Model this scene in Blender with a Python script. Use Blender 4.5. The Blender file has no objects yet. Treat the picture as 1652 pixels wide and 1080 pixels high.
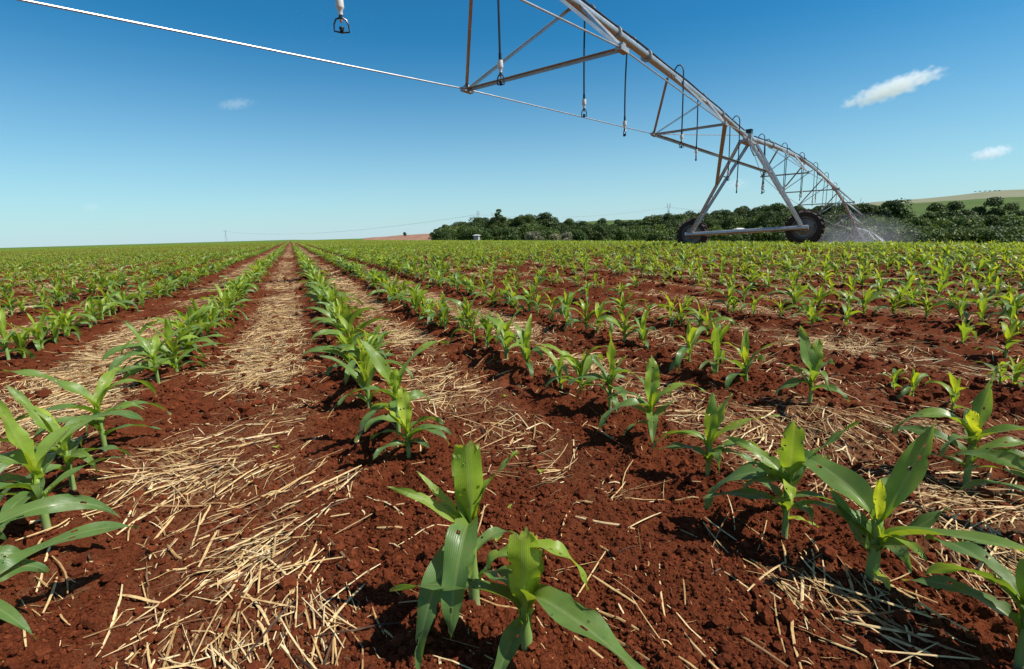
import bpy, math, numpy as np
from mathutils import Matrix, Vector
R = math.radians
rng = np.random.default_rng(11)
scn = bpy.context.scene
COL = scn.collection

# ------------------------------------------------------------------ camera
F_PX, W_PX, H_PX = 820.0, 1652.0, 1080.0
PITCH, ROLL, CAM_H = R(11.236), 0.028, 0.70
fw = Vector((0, math.cos(PITCH), -math.sin(PITCH)))
up0 = Vector((0, math.sin(PITCH), math.cos(PITCH)))
r0 = Vector((1, 0, 0))
cu = math.cos(ROLL) * up0 + math.sin(ROLL) * r0
cr = math.cos(ROLL) * r0 - math.sin(ROLL) * up0
cam_d = bpy.data.cameras.new('camera')
cam = bpy.data.objects.new('camera', cam_d)
COL.objects.link(cam)
cam.matrix_world = Matrix(((cr.x, cu.x, -fw.x, 0), (cr.y, cu.y, -fw.y, 0), (cr.z, cu.z, -fw.z, CAM_H), (0, 0, 0, 1)))
cam_d.sensor_width = 36.0
cam_d.lens = F_PX / W_PX * 36.0
cam_d.clip_start = 0.02
cam_d.clip_end = 20000
scn.camera = cam

# ------------------------------------------------------------------ light
SUN_AZ, SUN_EL = -14.0, 53.0      # azimuth: degrees from +x towards +y
sd = Vector((math.cos(R(SUN_AZ)) * math.cos(R(SUN_EL)), math.sin(R(SUN_AZ)) * math.cos(R(SUN_EL)), math.sin(R(SUN_EL))))
ld = bpy.data.lights.new('sun', 'SUN')
ld.energy = 5.0
ld.angle = R(0.53)
ld.color = (1.0, 0.955, 0.88)
lo = bpy.data.objects.new('sun', ld)
lo.rotation_euler = sd.to_track_quat('Z', 'Y').to_euler()
COL.objects.link(lo)
wd = bpy.data.worlds.new('World')
scn.world = wd
wd.use_nodes = True
wn, wl = wd.node_tree.nodes, wd.node_tree.links
bg = wn['Background']
sky = wn.new('ShaderNodeTexSky')
sky.sky_type = 'NISHITA'
sky.sun_disc = False
sky.sun_elevation = R(SUN_EL)
sky.sun_rotation = R(90 - SUN_AZ)
sky.altitude = 400
sky.air_density = 1.0
sky.dust_density = 0.3
sky.ozone_density = 1.6
hs = wn.new('ShaderNodeHueSaturation')
hs.inputs['Saturation'].default_value = 1.33
wb = wn.new('ShaderNodeMix')
wb.data_type = 'RGBA'
wb.blend_type = 'MULTIPLY'
wb.inputs[0].default_value = 1.0
wb.inputs[7].default_value = (.44, 1.17, 1.20, 1)
wl.new(sky.outputs[0], hs.inputs['Color'])
wl.new(hs.outputs[0], wb.inputs[6])
# pale blue air along the horizon
tcw = wn.new('ShaderNodeTexCoord')
spw = wn.new('ShaderNodeSeparateXYZ')
wl.new(tcw.outputs['Generated'], spw.inputs[0])
mz = wn.new('ShaderNodeMapRange')
mz.inputs[1].default_value, mz.inputs[2].default_value = 0.0, .34
mz.inputs[3].default_value, mz.inputs[4].default_value = 1.0, 0.0
wl.new(spw.outputs[2], mz.inputs[0])
pw = wn.new('ShaderNodeMath')
pw.operation = 'POWER'
pw.inputs[1].default_value = 1.7
wl.new(mz.outputs[0], pw.inputs[0])
pm = wn.new('ShaderNodeMath')
pm.operation = 'MULTIPLY'
pm.inputs[1].default_value = .80
wl.new(pw.outputs[0], pm.inputs[0])
hz = wn.new('ShaderNodeMix')
hz.data_type = 'RGBA'
hz.inputs[7].default_value = (6.0, 7.2, 8.5, 1)
wl.new(pm.outputs[0], hz.inputs[0])
# the zenith, out of the frame, keeps the plain sky colour
mu = wn.new('ShaderNodeMapRange')
mu.inputs[1].default_value, mu.inputs[2].default_value = .52, .75
wl.new(spw.outputs[2], mu.inputs[0])
zn = wn.new('ShaderNodeMix')
zn.data_type = 'RGBA'
wl.new(mu.outputs[0], zn.inputs[0])
wl.new(wb.outputs[2], zn.inputs[6])
wl.new(sky.outputs[0], zn.inputs[7])
wl.new(zn.outputs[2], hz.inputs[6])
wl.new(hz.outputs[2], bg.inputs[0])
bg.inputs[1].default_value = 0.078
scn.view_settings.view_transform = 'Standard'
scn.view_settings.look = 'None'
scn.view_settings.exposure = 0.34
scn.view_settings.gamma = 1.0
scn.cycles.volume_bounces = 5
scn.cycles.max_bounces = 8
scn.cycles.transparent_max_bounces = 12

# ------------------------------------------------------------------ numpy noise
def _h(ix, iy, seed):
    ix = ix.astype(np.int64) & 0xFFFFFF
    iy = iy.astype(np.int64) & 0xFFFFFF
    n = (ix * 374761393 + iy * 668265263 + seed * 982451653) & 0xFFFFFFFF
    n = ((n ^ (n >> 13)) * 1274126177) & 0xFFFFFFFF
    n = ((n ^ (n >> 16)) * 2246822519) & 0xFFFFFFFF
    return ((n ^ (n >> 15)) & 0xFFFFFF) / float(0xFFFFFF)
def vnoise(x, y, seed=0):
    ix, iy = np.floor(x), np.floor(y)
    fx, fy = x - ix, y - iy
    ux, uy = fx * fx * (3 - 2 * fx), fy * fy * (3 - 2 * fy)
    a, b = _h(ix, iy, seed), _h(ix + 1, iy, seed)
    c, d = _h(ix, iy + 1, seed), _h(ix + 1, iy + 1, seed)
    return (a * (1 - ux) + b * ux) * (1 - uy) + (c * (1 - ux) + d * ux) * uy
def fbm(x, y, o=3, seed=0):
    t, a, n = 0, 1, 0
    for k in range(o):
        t = t + a * vnoise(x * 2 ** k + 17.3 * k, y * 2 ** k - 9.1 * k, seed + k)
        n += a
        a *= .5
    return t / n
def domes(x, y, seed=0):
    """rounded lumps of random size: 0 between them, 1 on the top of a big one"""
    ix, iy = np.floor(x), np.floor(y)
    out = np.zeros_like(x)
    for dx in (-1, 0, 1):
        for dy in (-1, 0, 1):
            cx, cy = ix + dx, iy + dy
            px, py = cx + .1 + .8 * _h(cx, cy, seed), cy + .1 + .8 * _h(cx, cy, seed + 7)
            rad = .25 + .6 * _h(cx, cy, seed + 13) ** 1.5
            q = 1 - ((x - px) ** 2 + (y - py) ** 2) / rad ** 2
            out = np.maximum(out, rad / .85 * np.sqrt(np.maximum(q, 0)))
    return out
def sstep(a, b, x):
    t = np.clip((x - a) / (b - a), 0, 1)
    return t * t * (3 - 2 * t)

# ------------------------------------------------------------------ the field: rows run along RD, s is the distance right of the camera's row line
RD = np.array([-0.38777, 0.92175])
NR = np.array([0.92175, 0.38777])
ROWS = [-0.65, 0.27, 1.03, 1.83, 2.55, 3.25]
ROWS = [-1.66, -2.62] + [-2.62 - 1.0 * k for k in range(1, 230)] + ROWS + [3.25 + .80 * k for k in range(1, 60)]
ROWS = np.array(sorted(ROWS))
def sl(x, y):
    return x * NR[0] + y * NR[1], x * RD[0] + y * RD[1]
def xy(s, l):
    return s * NR[0] + l * RD[0], s * NR[1] + l * RD[1]
def row_dist(s):
    k = np.clip(np.searchsorted(ROWS, s), 1, len(ROWS) - 1)
    lo_, hi_ = ROWS[k - 1], ROWS[k]
    d = np.minimum(s - lo_, hi_ - s)
    return d, d / (hi_ - lo_)
def macro(x, y):
    """the lie of the land: level by the camera, falling away to the right beyond a crest that runs with the rows"""
    s, l = sl(x, y)
    q = np.maximum(s - 12.5, 0)
    z = np.where(q < 21.7, -.003 * q * q, -1.413 - .13 * (q - 21.7))
    z = np.where(z < -5, -5 - 4.5 * np.tanh((-z - 5) / 4.5), z)
    return z + .05 * (fbm(x * .11 + 5, y * .11, 2, 3) - .5) * sstep(4, 14, np.hypot(x, y))
def soil_rough(x, y):
    s, l = sl(x, y)
    d, f = row_dist(s)
    return .42 + .85 * (1 - sstep(.08, .34, d)) * (.35 + .65 * fbm(x * 1.7, y * 1.7, 2, 9)) + .55 * sstep(.45, .75, fbm(x * .55, y * .55, 2, 77)) * sstep(3, 6, np.hypot(x, y))
def height(x, y):
    r = np.hypot(x, y)
    a = soil_rough(x, y)
    s, l = sl(x, y)
    d, f = row_dist(s)
    z = macro(x, y)
    z = z + .030 * (fbm(x * 1.6, y * 1.6, 2, 21) - .5) * (1 - sstep(60, 200, r))
    z = z + .012 * np.cos(np.clip(d / .22, 0, 1) * np.pi) * (1 - sstep(40, 120, r))
    wx, wy = x + .02 * (vnoise(x * 22, y * 22, 60) - .5), y + .02 * (vnoise(x * 22 + 9, y * 22, 61) - .5)
    rg = 1 - np.abs(2 * fbm(wx * 5.5, wy * 5.5, 4, 30) - 1)
    z = z + a * .034 * (rg ** 2 - .5) * (1 - sstep(25, 70, r))
    z = z + (a + .15) * .030 * (fbm(wx * 16, wy * 16, 3, 33) - .5) * (1 - sstep(16, 40, r))
    patchy = sstep(.35, .62, vnoise(x * 3.1, y * 3.1, 91))
    z = z + (a + .2) * .016 * (.4 + .6 * patchy) * domes(wx * 24, wy * 24, 5) * vnoise(wx * 60, wy * 60, 65) * (1 - sstep(12, 30, r))
    z = z + (.45 + .65 * a) * .0095 * domes(wx * 62, wy * 62, 6) * vnoise(wx * 130, wy * 130, 66) * (1 - sstep(5, 12, r))
    z = z + (.4 + .6 * a) * .0042 * domes(x * 135, y * 135, 8) * (1 - sstep(2.0, 4, r))
    return z
PATCH = [(-.36, 3.58, .22, .5, 1), (-.2, 2.95, .18, .38, 1), (-.40, 1.82, .17, .26, 1), (-.30, 1.66, .15, .16, .9), (-.14, 1.2, .13, .13, .95), (-.12, .93, .12, .08, 1), (-1.0, 2.7, .22, .6, 1),
         (.58, 2.25, .22, .36, 1), (.73, 1.22, .11, .13, .8), (.78, 1.06, .06, .05, .5), (1.4, 1.28, .2, .24, .95), (1.62, 1.15, .24, .26, .95), (1.26, 1.05, .12, .1, .8), (1.5, .66, .2, .18, 1), (1.30, .47, .13, .12, 1),
         (1.9, .95, .2, .2, .8), (.9, .50, .07, .09, .75), (.86, .60, .07, .08, .6), (-.52, 1.24, .06, .08, .5), (1.4, 1.7, .2, .24, .8), (1.36, 2.14, .22, .3, .95), (.05, 1.45, .07, .07, .5), (2.86, 1.9, .3, .4, .7), (-.08, 2.3, .12, .2, .55)]
def straw_mask(x, y):
    s, l = sl(x, y)
    r = np.hypot(x, y)
    d, f = row_dist(s)
    m = sstep(.20, .40, f)
    p = fbm(x * 1.15 + 3.1, y * 1.15, 3, 41)
    w = sstep(.33, .55, p + .06)
    big = sstep(.38, .60, fbm(x * .22, y * .22, 2, 52))
    w = w * (.55 + .45 * big)
    lane = np.exp(-((s + .25) / .20) ** 2) * (.30 + .55 * sstep(1.6, 6, l))
    lane2 = np.exp(-((s - .68) / .17) ** 2) * sstep(1.3, 2.0, l)
    lane3 = np.exp(-((s - 1.42) / .24) ** 2) * (1 - .5 * sstep(4, 8, l))
    lane4 = np.exp(-((s + 1.15) / .24) ** 2) * (1 - .4 * sstep(6, 9, l))
    w = np.maximum(m * w, np.maximum(np.maximum(lane, lane2), np.maximum(lane3, lane4)) * sstep(.43, .60, p + .03 * sstep(2, 6, l)) * sstep(.10, .24, d))
    bare = sstep(.12, .3, s) * (1 - sstep(.72, .95, s)) * (1 - sstep(1.1, 1.5, l))
    w = w * (1 - .86 * bare)
    near = np.zeros_like(s)
    for ps, pl, rs, rl, am in PATCH:
        near = np.maximum(near, am * np.exp(-((s - ps) / rs) ** 2 - ((l - pl) / rl) ** 2))
    near = near * sstep(.24, .46, fbm(x * 4.2, y * 4.2, 3, 47) + .06)
    k = sstep(2.9, 4.0, l + .25 * np.abs(s))
    w = w * k + (1 - k) * np.maximum(near, .30 * w)
    soil = (s > 1.95) * (s < 5.2) * sstep(3.0, 4.2, l) * (1 - sstep(9, 12, l))
    return np.clip(w * (1 - .5 * soil), 0, 1)

# ------------------------------------------------------------------ mesh helpers
def np_mesh(name, V, F, mat, parent=None, smooth=True, attrs=None, uv=None, matidx=None):
    """one mesh object from arrays: F is (n, 3) or (n, 4)"""
    V = np.ascontiguousarray(V, dtype=np.float32)
    F = np.ascontiguousarray(F, dtype=np.int32)
    me = bpy.data.meshes.new(name)
    n, k = F.shape
    me.vertices.add(len(V))
    me.vertices.foreach_set('co', V.ravel())
    me.loops.add(n * k)
    me.loops.foreach_set('vertex_index', F.ravel())
    me.polygons.add(n)
    me.polygons.foreach_set('loop_start', np.arange(0, n * k, k, dtype=np.int32))
    me.polygons.foreach_set('loop_total', np.full(n, k, dtype=np.int32))
    me.polygons.foreach_set('use_smooth', np.full(n, smooth, dtype=bool))
    for m in (mat if isinstance(mat, (list, tuple)) else [mat]):
        me.materials.append(m)
    if matidx is not None:
        me.polygons.foreach_set('material_index', np.ascontiguousarray(matidx, dtype=np.int32))
    me.update(calc_edges=True)
    for an, av in (attrs or {}).items():
        at = me.attributes.new(an, 'FLOAT', 'POINT')
        at.data.foreach_set('value', np.ascontiguousarray(av, dtype=np.float32))
    if uv is not None:
        ul = me.uv_layers.new(name='UVMap')
        ul.data.foreach_set('uv', np.ascontiguousarray(uv[F.ravel()], dtype=np.float32).ravel())
    o = bpy.data.objects.new(name, me)
    COL.objects.link(o)
    if parent is not None:
        o.parent = parent
    return o
class MB:
    """collects boxes, bars and tubes; build() links them as ONE mesh object"""
    def __init__(s):
        s.v, s.f = [], []
    def quadgrid(s, rings, close=True, caps=True):
        b = len(s.v)
        n = len(rings[0])
        for r_ in rings:
            s.v += [tuple(p) for p in r_]
        for i in range(len(rings) - 1):
            for j in range(n if close else n - 1):
                a, c = b + i * n + j, b + i * n + (j + 1) % n
                s.f.append((a, c, c + n, a + n))
        if caps and close:
            s.f.append(tuple(b + j for j in reversed(range(n))))
            s.f.append(tuple(b + (len(rings) - 1) * n + j for j in range(n)))
        return s
    def tube(s, pts, rad, n=8, caps=True):
        pts = [Vector(p) for p in pts]
        rad = rad if isinstance(rad, (list, tuple)) else [rad] * len(pts)
        rings = []
        ref = None
        for i, p in enumerate(pts):
            t = (pts[min(i + 1, len(pts) - 1)] - pts[max(i - 1, 0)]).normalized()
            if ref is None:
                ref = Vector((0, 0, 1)) if abs(t.z) < .9 else Vector((1, 0, 0))
            a = t.cross(ref).normalized()
            b = a.cross(t).normalized()
            ref = b
            rings.append([p + rad[i] * (math.cos(2 * math.pi * k / n) * a + math.sin(2 * math.pi * k / n) * b) for k in range(n)])
        return s.quadgrid(rings, True, caps)
    def bar(s, a, b, w, h, up=(0, 0, 1)):
        a, b = Vector(a), Vector(b)
        t = (b - a).normalized()
        u = Vector(up)
        if abs(t.dot(u)) > .98:
            u = Vector((1, 0, 0))
        x = t.cross(u).normalized() * w / 2
        y = x.cross(t).normalized() * h / 2
        return s.quadgrid([[p + x + y, p - x + y, p - x - y, p + x - y] for p in (a, b)])
    def angle_iron(s, a, b, w, up=(0, 0, 1), th=.006):
        """an L section"""
        a, b = Vector(a), Vector(b)
        t = (b - a).normalized()
        x = t.cross(Vector(up)).normalized()
        y = x.cross(t).normalized()
        prof = [(0, 0), (w, 0), (w, -th), (th, -th), (th, -w), (0, -w)]
        return s.quadgrid([[p + x * (q[0] - w * .3) + y * (q[1] + w * .3) for q in prof] for p in (a, b)])
    def box(s, c, dx, dy, dz, ax=None):
        c = Vector(c)
        X, Y, Z = ax or (Vector((1, 0, 0)), Vector((0, 1, 0)), Vector((0, 0, 1)))
        X, Y, Z = X * dx / 2, Y * dy / 2, Z * dz / 2
        return s.quadgrid([[c + X * i + Y * j + Z * k for i, j in ((1, 1), (-1, 1), (-1, -1), (1, -1))] for k in (-1, 1)])
    def lathe(s, c, axis, prof, n=24):
        """prof: list of (radius, along axis)"""
        c, ax = Vector(c), Vector(axis).normalized()
        ref = Vector((0, 0, 1)) if abs(ax.z) < .9 else Vector((1, 0, 0))
        a = ax.cross(ref).normalized()
        b = ax.cross(a).normalized()
        return s.quadgrid([[c + ax * h + r_ * (math.cos(2 * math.pi * k / n) * a + math.sin(2 * math.pi * k / n) * b) for k in range(n)] for r_, h in prof], True, False)
    def build(s, name, mat, parent=None, smooth=False, bevel=0):
        me = bpy.data.meshes.new(name)
        me.from_pydata([tuple(p) for p in s.v], [], s.f)
        me.materials.append(mat)
        me.update()
        if smooth:
            me.polygons.foreach_set('use_smooth', np.full(len(me.polygons), True))
            me.set_sharp_from_angle(angle=R(40))
        o = bpy.data.objects.new(name, me)
        COL.objects.link(o)
        if parent is not None:
            o.parent = parent
        return o
def tag(o, label=None, cat=None, group=None, kind=None):
    for k, v in (('label', label), ('category', cat), ('group', group), ('kind', kind)):
        if v:
            o[k] = v
    return o
def empty(name, loc=(0, 0, 0), rz=0, scale=1):
    o = bpy.data.objects.new(name, None)
    o.location = loc
    o.rotation_euler = (0, 0, rz)
    o.scale = (scale,) * 3
    o.empty_display_size = .1
    COL.objects.link(o)
    return o

# ------------------------------------------------------------------ materials
def new_mat(name):
    m = bpy.data.materials.new(name)
    m.use_nodes = True
    nt = m.node_tree
    nt.nodes.clear()
    out = nt.nodes.new('ShaderNodeOutputMaterial')
    return m, nt, out
def N(nt, typ, **kw):
    n = nt.nodes.new(typ)
    for k, v in kw.items():
        if k in n.inputs:
            n.inputs[k].default_value = v
        else:
            setattr(n, k, v)
    return n
def ramp(nt, fac, stops):
    n = nt.nodes.new('ShaderNodeValToRGB')
    e = n.color_ramp.elements
    while len(e) < len(stops):
        e.new(.5)
    for i, (p, c) in enumerate(stops):
        e[i].position = p
        e[i].color = (*c, 1) if len(c) == 3 else c
    nt.links.new(fac, n.inputs[0])
    return n.outputs[0]
def mixc(nt, fac, a, b, mode='MIX'):
    n = nt.nodes.new('ShaderNodeMix')
    n.data_type = 'RGBA'
    n.blend_type = mode
    for i, v in ((0, fac), (6, a), (7, b)):
        if isinstance(v, (int, float)):
            n.inputs[i].default_value = v
        elif isinstance(v, tuple):
            n.inputs[i].default_value = (*v, 1)
        else:
            nt.links.new(v, n.inputs[i])
    return n.outputs[2]
def mth(nt, op, a, b=None, c=None):
    n = nt.nodes.new('ShaderNodeMath')
    n.operation = op
    for i, v in enumerate((a, b, c)):
        if v is None:
            continue
        if isinstance(v, (int, float)):
            n.inputs[i].default_value = v
        else:
            nt.links.new(v, n.inputs[i])
    return n.outputs[0]
def noise(nt, scale, detail=4, rough=.6, co='Object', dist=0):
    tc = nt.nodes.new('ShaderNodeTexCoord')
    n = N(nt, 'ShaderNodeTexNoise', Scale=scale, Detail=detail, Roughness=rough, Distortion=dist)
    nt.links.new(tc.outputs[co], n.inputs['Vector'])
    return n.outputs[0]
def attr(nt, name):
    n = nt.nodes.new('ShaderNodeAttribute')
    n.attribute_name = name
    return n.outputs['Fac']
def bump(nt, h, strength, dist):
    b = N(nt, 'ShaderNodeBump', Strength=strength, Distance=dist)
    nt.links.new(h, b.inputs['Height'])
    return b.outputs[0]
def simple(name, col, rough=.6, metal=0, var=.25, scale=8, spec=.5, dirt=None, dirt_amt=.5):
    m, nt, out = new_mat(name)
    p = N(nt, 'ShaderNodeBsdfPrincipled', Roughness=rough, Metallic=metal)
    p.inputs['Specular IOR Level'].default_value = spec
    nz = noise(nt, scale, 5, .65)
    c = ramp(nt, nz, [(.3, tuple(v * (1 - var) for v in col)), (.7, tuple(min(1, v * (1 + var)) for v in col))])
    if dirt:
        d = noise(nt, scale * .31, 6, .7)
        c = mixc(nt, ramp(nt, d, [(.5 - .12 * dirt_amt, (0, 0, 0)), (.72, (dirt_amt,) * 3)]), c, dirt)
    nt.links.new(c, p.inputs['Base Color'])
    rr = nt.nodes.new('ShaderNodeMapRange')
    rr.inputs[3].default_value, rr.inputs[4].default_value = rough * .8, min(1, rough * 1.25)
    nt.links.new(nz, rr.inputs[0])
    nt.links.new(rr.outputs[0], p.inputs['Roughness'])
    nt.links.new(p.outputs[0], out.inputs[0])
    return m

# soil: dark red latosol; straw cover and far-off crops are colours the field itself has
M = {}
m, nt, out = new_mat('red_soil')
p = N(nt, 'ShaderNodeBsdfPrincipled', Roughness=.96)
p.inputs['Specular IOR Level'].default_value = .05
fine = noise(nt, 260, 5, .7)
mid = noise(nt, 9, 6, .65)
big = noise(nt, .9, 4, .6)
c1 = ramp(nt, fine, [(.30, (.056, .0136, .0055)), (.5, (.128, .0330, .0126)), (.70, (.215, .062, .026))])
c2 = ramp(nt, mid, [(.3, (.62, .58, .56)), (.7, (1.12, 1.1, 1.08))])
c = mixc(nt, 1.0, c1, c2, 'MULTIPLY')
c = mixc(nt, mth(nt, 'MULTIPLY', ramp(nt, big, [(.42, (0, 0, 0)), (.62, (1, 1, 1))]), .35), c, mixc(nt, 1.0, c, (.58, .5, .5), 'MULTIPLY'))
st = noise(nt, 34, 6, .8, dist=1.5)
sm = mth(nt, 'MULTIPLY', attr(nt, 'straw'), ramp(nt, st, [(.42, (0, 0, 0)), (.60, (1, 1, 1))]))
c = mixc(nt, mth(nt, 'MULTIPLY', sm, attr(nt, 'far')), c, ramp(nt, noise(nt, 120, 3), [(.3, (.24, .15, .075)), (.7, (.50, .36, .19))]))
cg = ramp(nt, noise(nt, 1.6, 5, .75), [(.3, (.06, .10, .018)), (.5, (.10, .17, .03)), (.72, (.16, .24, .05))])
c = mixc(nt, attr(nt, 'crop'), c, cg)
nt.links.new(c, p.inputs['Base Color'])
nt.links.new(bump(nt, mth(nt, 'ADD', fine, mth(nt, 'MULTIPLY', noise(nt, 90, 4, .7), 2.0)), .9, .004), p.inputs['Normal'])
nt.links.new(p.outputs[0], out.inputs[0])
M['soil'] = m

m, nt, out = new_mat('soil_clod')
p = N(nt, 'ShaderNodeBsdfPrincipled', Roughness=.97)
p.inputs['Specular IOR Level'].default_value = .1
f_ = noise(nt, 300, 4, .7)
c = ramp(nt, f_, [(.3, (.068, .0158, .0062)), (.55, (.137, .0342, .0126)), (.75, (.212, .059, .023))])
v = attr(nt, 'tint')
c = mixc(nt, 1.0, c, ramp(nt, v, [(0, (.6, .56, .55)), (1, (1.2, 1.18, 1.15))]), 'MULTIPLY')
nt.links.new(c, p.inputs['Base Color'])
nt.links.new(bump(nt, f_, .8, .003), p.inputs['Normal'])
nt.links.new(p.outputs[0], out.inputs[0])
M['clod'] = m

m, nt, out = new_mat('dry_straw')
p = N(nt, 'ShaderNodeBsdfPrincipled', Roughness=.5)
p.inputs['Specular IOR Level'].default_value = .35
c = ramp(nt, attr(nt, 'tint'), [(0, (.075, .036, .018)), (.16, (.24, .125, .055)), (.40, (.57, .365, .145)), (.72, (.79, .57, .27)), (1, (.90, .75, .45))])
c = mixc(nt, 1.0, c, ramp(nt, noise(nt, 70, 5, .7), [(.3, (.58, .50, .43)), (.6, (1, 1, 1))]), 'MULTIPLY')
c = mixc(nt, mth(nt, 'MULTIPLY', ramp(nt, noise(nt, 17, 3, .6), [(.5, (0, 0, 0)), (.68, (1, 1, 1))]), .28), c, (.36, .27, .17))
nt.links.new(c, p.inputs['Base Color'])
t_ = N(nt, 'ShaderNodeBsdfTranslucent')
nt.links.new(c, t_.inputs[0])
mx = N(nt, 'ShaderNodeMixShader', Fac=.12)
nt.links.new(p.outputs[0], mx.inputs[1])
nt.links.new(t_.outputs[0], mx.inputs[2])
nt.links.new(mx.outputs[0], out.inputs[0])
M['straw'] = m

# corn leaf: u runs across the blade, v along it; 'tint' 0 = blue-green old leaf, 1 = yellow-green young leaf
m, nt, out = new_mat('corn_leaf')
uvn = nt.nodes.new('ShaderNodeUVMap')
sp = nt.nodes.new('ShaderNodeSeparateXYZ')
nt.links.new(uvn.outputs[0], sp.inputs[0])
u_, v_ = sp.outputs[0], sp.outputs[1]
ac = mth(nt, 'ABSOLUTE', mth(nt, 'SUBTRACT', u_, .5))
rib = ramp(nt, ac, [(.0, (1, 1, 1)), (.035, (1, 1, 1)), (.07, (0, 0, 0))])
vein = mth(nt, 'SINE', mth(nt, 'MULTIPLY', u_, 95.0))
tint = attr(nt, 'tint')
base = ramp(nt, tint, [(0, (.098, .190, .056)), (.35, (.172, .285, .046)), (.7, (.285, .405, .040)), (1, (.400, .490, .050))])
patch = noise(nt, 26, 4, .6)
base = mixc(nt, 1.0, base, ramp(nt, patch, [(.3, (.82, .85, .8)), (.7, (1.15, 1.1, 1.1))]), 'MULTIPLY')
base = mixc(nt, mth(nt, 'MULTIPLY', ramp(nt, vein, [(.3, (0, 0, 0)), (1, (1, 1, 1))]), .09), base, (.20, .30, .09))
base = mixc(nt, mth(nt, 'MULTIPLY', rib, .32), base, (.30, .38, .16))
spot = noise(nt, 75, 2, .5)
base = mixc(nt, ramp(nt, spot, [(.735, (0, 0, 0)), (.77, (.9, .9, .9))]), base, (.34, .24, .085))
tip = mth(nt, 'MULTIPLY', ramp(nt, v_, [(.93, (0, 0, 0)), (1.0, (.8, .8, .8))]), ramp(nt, patch, [(.42, (0, 0, 0)), (.6, (1, 1, 1))]))
base = mixc(nt, tip, base, (.36, .26, .10))
base = mixc(nt, mth(nt, 'MULTIPLY', ramp(nt, noise(nt, 48, 6, .75), [(.52, (0, 0, 0)), (.70, (1, 1, 1))]), .30), base, (.22, .16, .075))
p = N(nt, 'ShaderNodeBsdfPrincipled', Roughness=.36)
p.inputs['Specular IOR Level'].default_value = .42
rgh = nt.nodes.new('ShaderNodeMapRange')
rgh.inputs[1].default_value, rgh.inputs[2].default_value = .35, .65
rgh.inputs[3].default_value, rgh.inputs[4].default_value = .26, .52
nt.links.new(noise(nt, 38, 4, .6), rgh.inputs[0])
nt.links.new(rgh.outputs[0], p.inputs['Roughness'])
nt.links.new(base, p.inputs['Base Color'])
bh = mth(nt, 'ADD', mth(nt, 'MULTIPLY', vein, .5), mth(nt, 'MULTIPLY', rib, .8))
nt.links.new(bump(nt, bh, .22, .0010), p.inputs['Normal'])
tr = N(nt, 'ShaderNodeBsdfTranslucent')
tcl = mixc(nt, 1.0, base, (2.1, 1.75, .5), 'MULTIPLY')
nt.links.new(tcl, tr.inputs[0])
mx = N(nt, 'ShaderNodeMixShader', Fac=.40)
nt.links.new(p.outputs[0], mx.inputs[1])
nt.links.new(tr.outputs[0], mx.inputs[2])
nt.links.new(mx.outputs[0], out.inputs[0])
M['leaf'] = m

m, nt, out = new_mat('corn_stem')
uvn = nt.nodes.new('ShaderNodeUVMap')
sp = nt.nodes.new('ShaderNodeSeparateXYZ')
nt.links.new(uvn.outputs[0], sp.inputs[0])
c = ramp(nt, sp.outputs[1], [(0, (.20, .10, .085)), (.10, (.34, .31, .18)), (.35, (.20, .30, .08)), (1, (.18, .29, .05))])
c = mixc(nt, mth(nt, 'MULTIPLY', ramp(nt, mth(nt, 'SINE', mth(nt, 'MULTIPLY', sp.outputs[0], 80.0)), [(.2, (0, 0, 0)), (1, (1, 1, 1))]), .2), c, (.3, .36, .14))
p = N(nt, 'ShaderNodeBsdfPrincipled', Roughness=.42)
p.inputs['Specular IOR Level'].default_value = .4
p.inputs['Subsurface Weight'].default_value = 0
nt.links.new(c, p.inputs['Base Color'])
nt.links.new(p.outputs[0], out.inputs[0])
M['stem'] = m

M['steel'] = simple('galvanised_steel', (.54, .54, .53), .40, .85, .12, 5, .5, (.30, .21, .15), .25)
M['steel_dull'] = simple('weathered_galvanised_steel', (.42, .41, .39), .50, .65, .15, 5, .5, (.26, .18, .13), .25)
M['hose'] = simple('black_rubber_hose', (.012, .013, .015), .5, 0, .3, 20)
M['white_plastic'] = simple('white_plastic', (.72, .70, .64), .45, 0, .06, 30, .5, (.45, .36, .28), .25)
M['orange'] = simple('orange_plastic', (.50, .17, .03), .4, 0, .15, 60)
M['black_plastic'] = simple('black_plastic', (.010, .012, .013), .35, 0, .3, 40)
M['tyre'] = simple('muddy_tyre_rubber', (.026, .021, .019), .75, 0, .4, 6, .3, (.060, .028, .019), .9)
M['rim'] = simple('muddy_galvanised_rim', (.24, .23, .21), .5, .45, .2, 9, .5, (.12, .055, .038), .8)
M['pylon'] = simple('pylon_steel', (.33, .35, .37), .6, .3, .1, 1)
M['wall'] = simple('white_wall', (.36, .34, .31), .8, 0, .06, 1)
M['roof'] = simple('pale_roof_sheet', (.62, .62, .60), .6, 0, .1, 2)
M['dark_glass'] = simple('dark_window', (.05, .06, .07), .2, 0, .1, 1)
M['bark'] = simple('bark', (.10, .075, .055), .9, 0, .3, 3)

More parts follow.
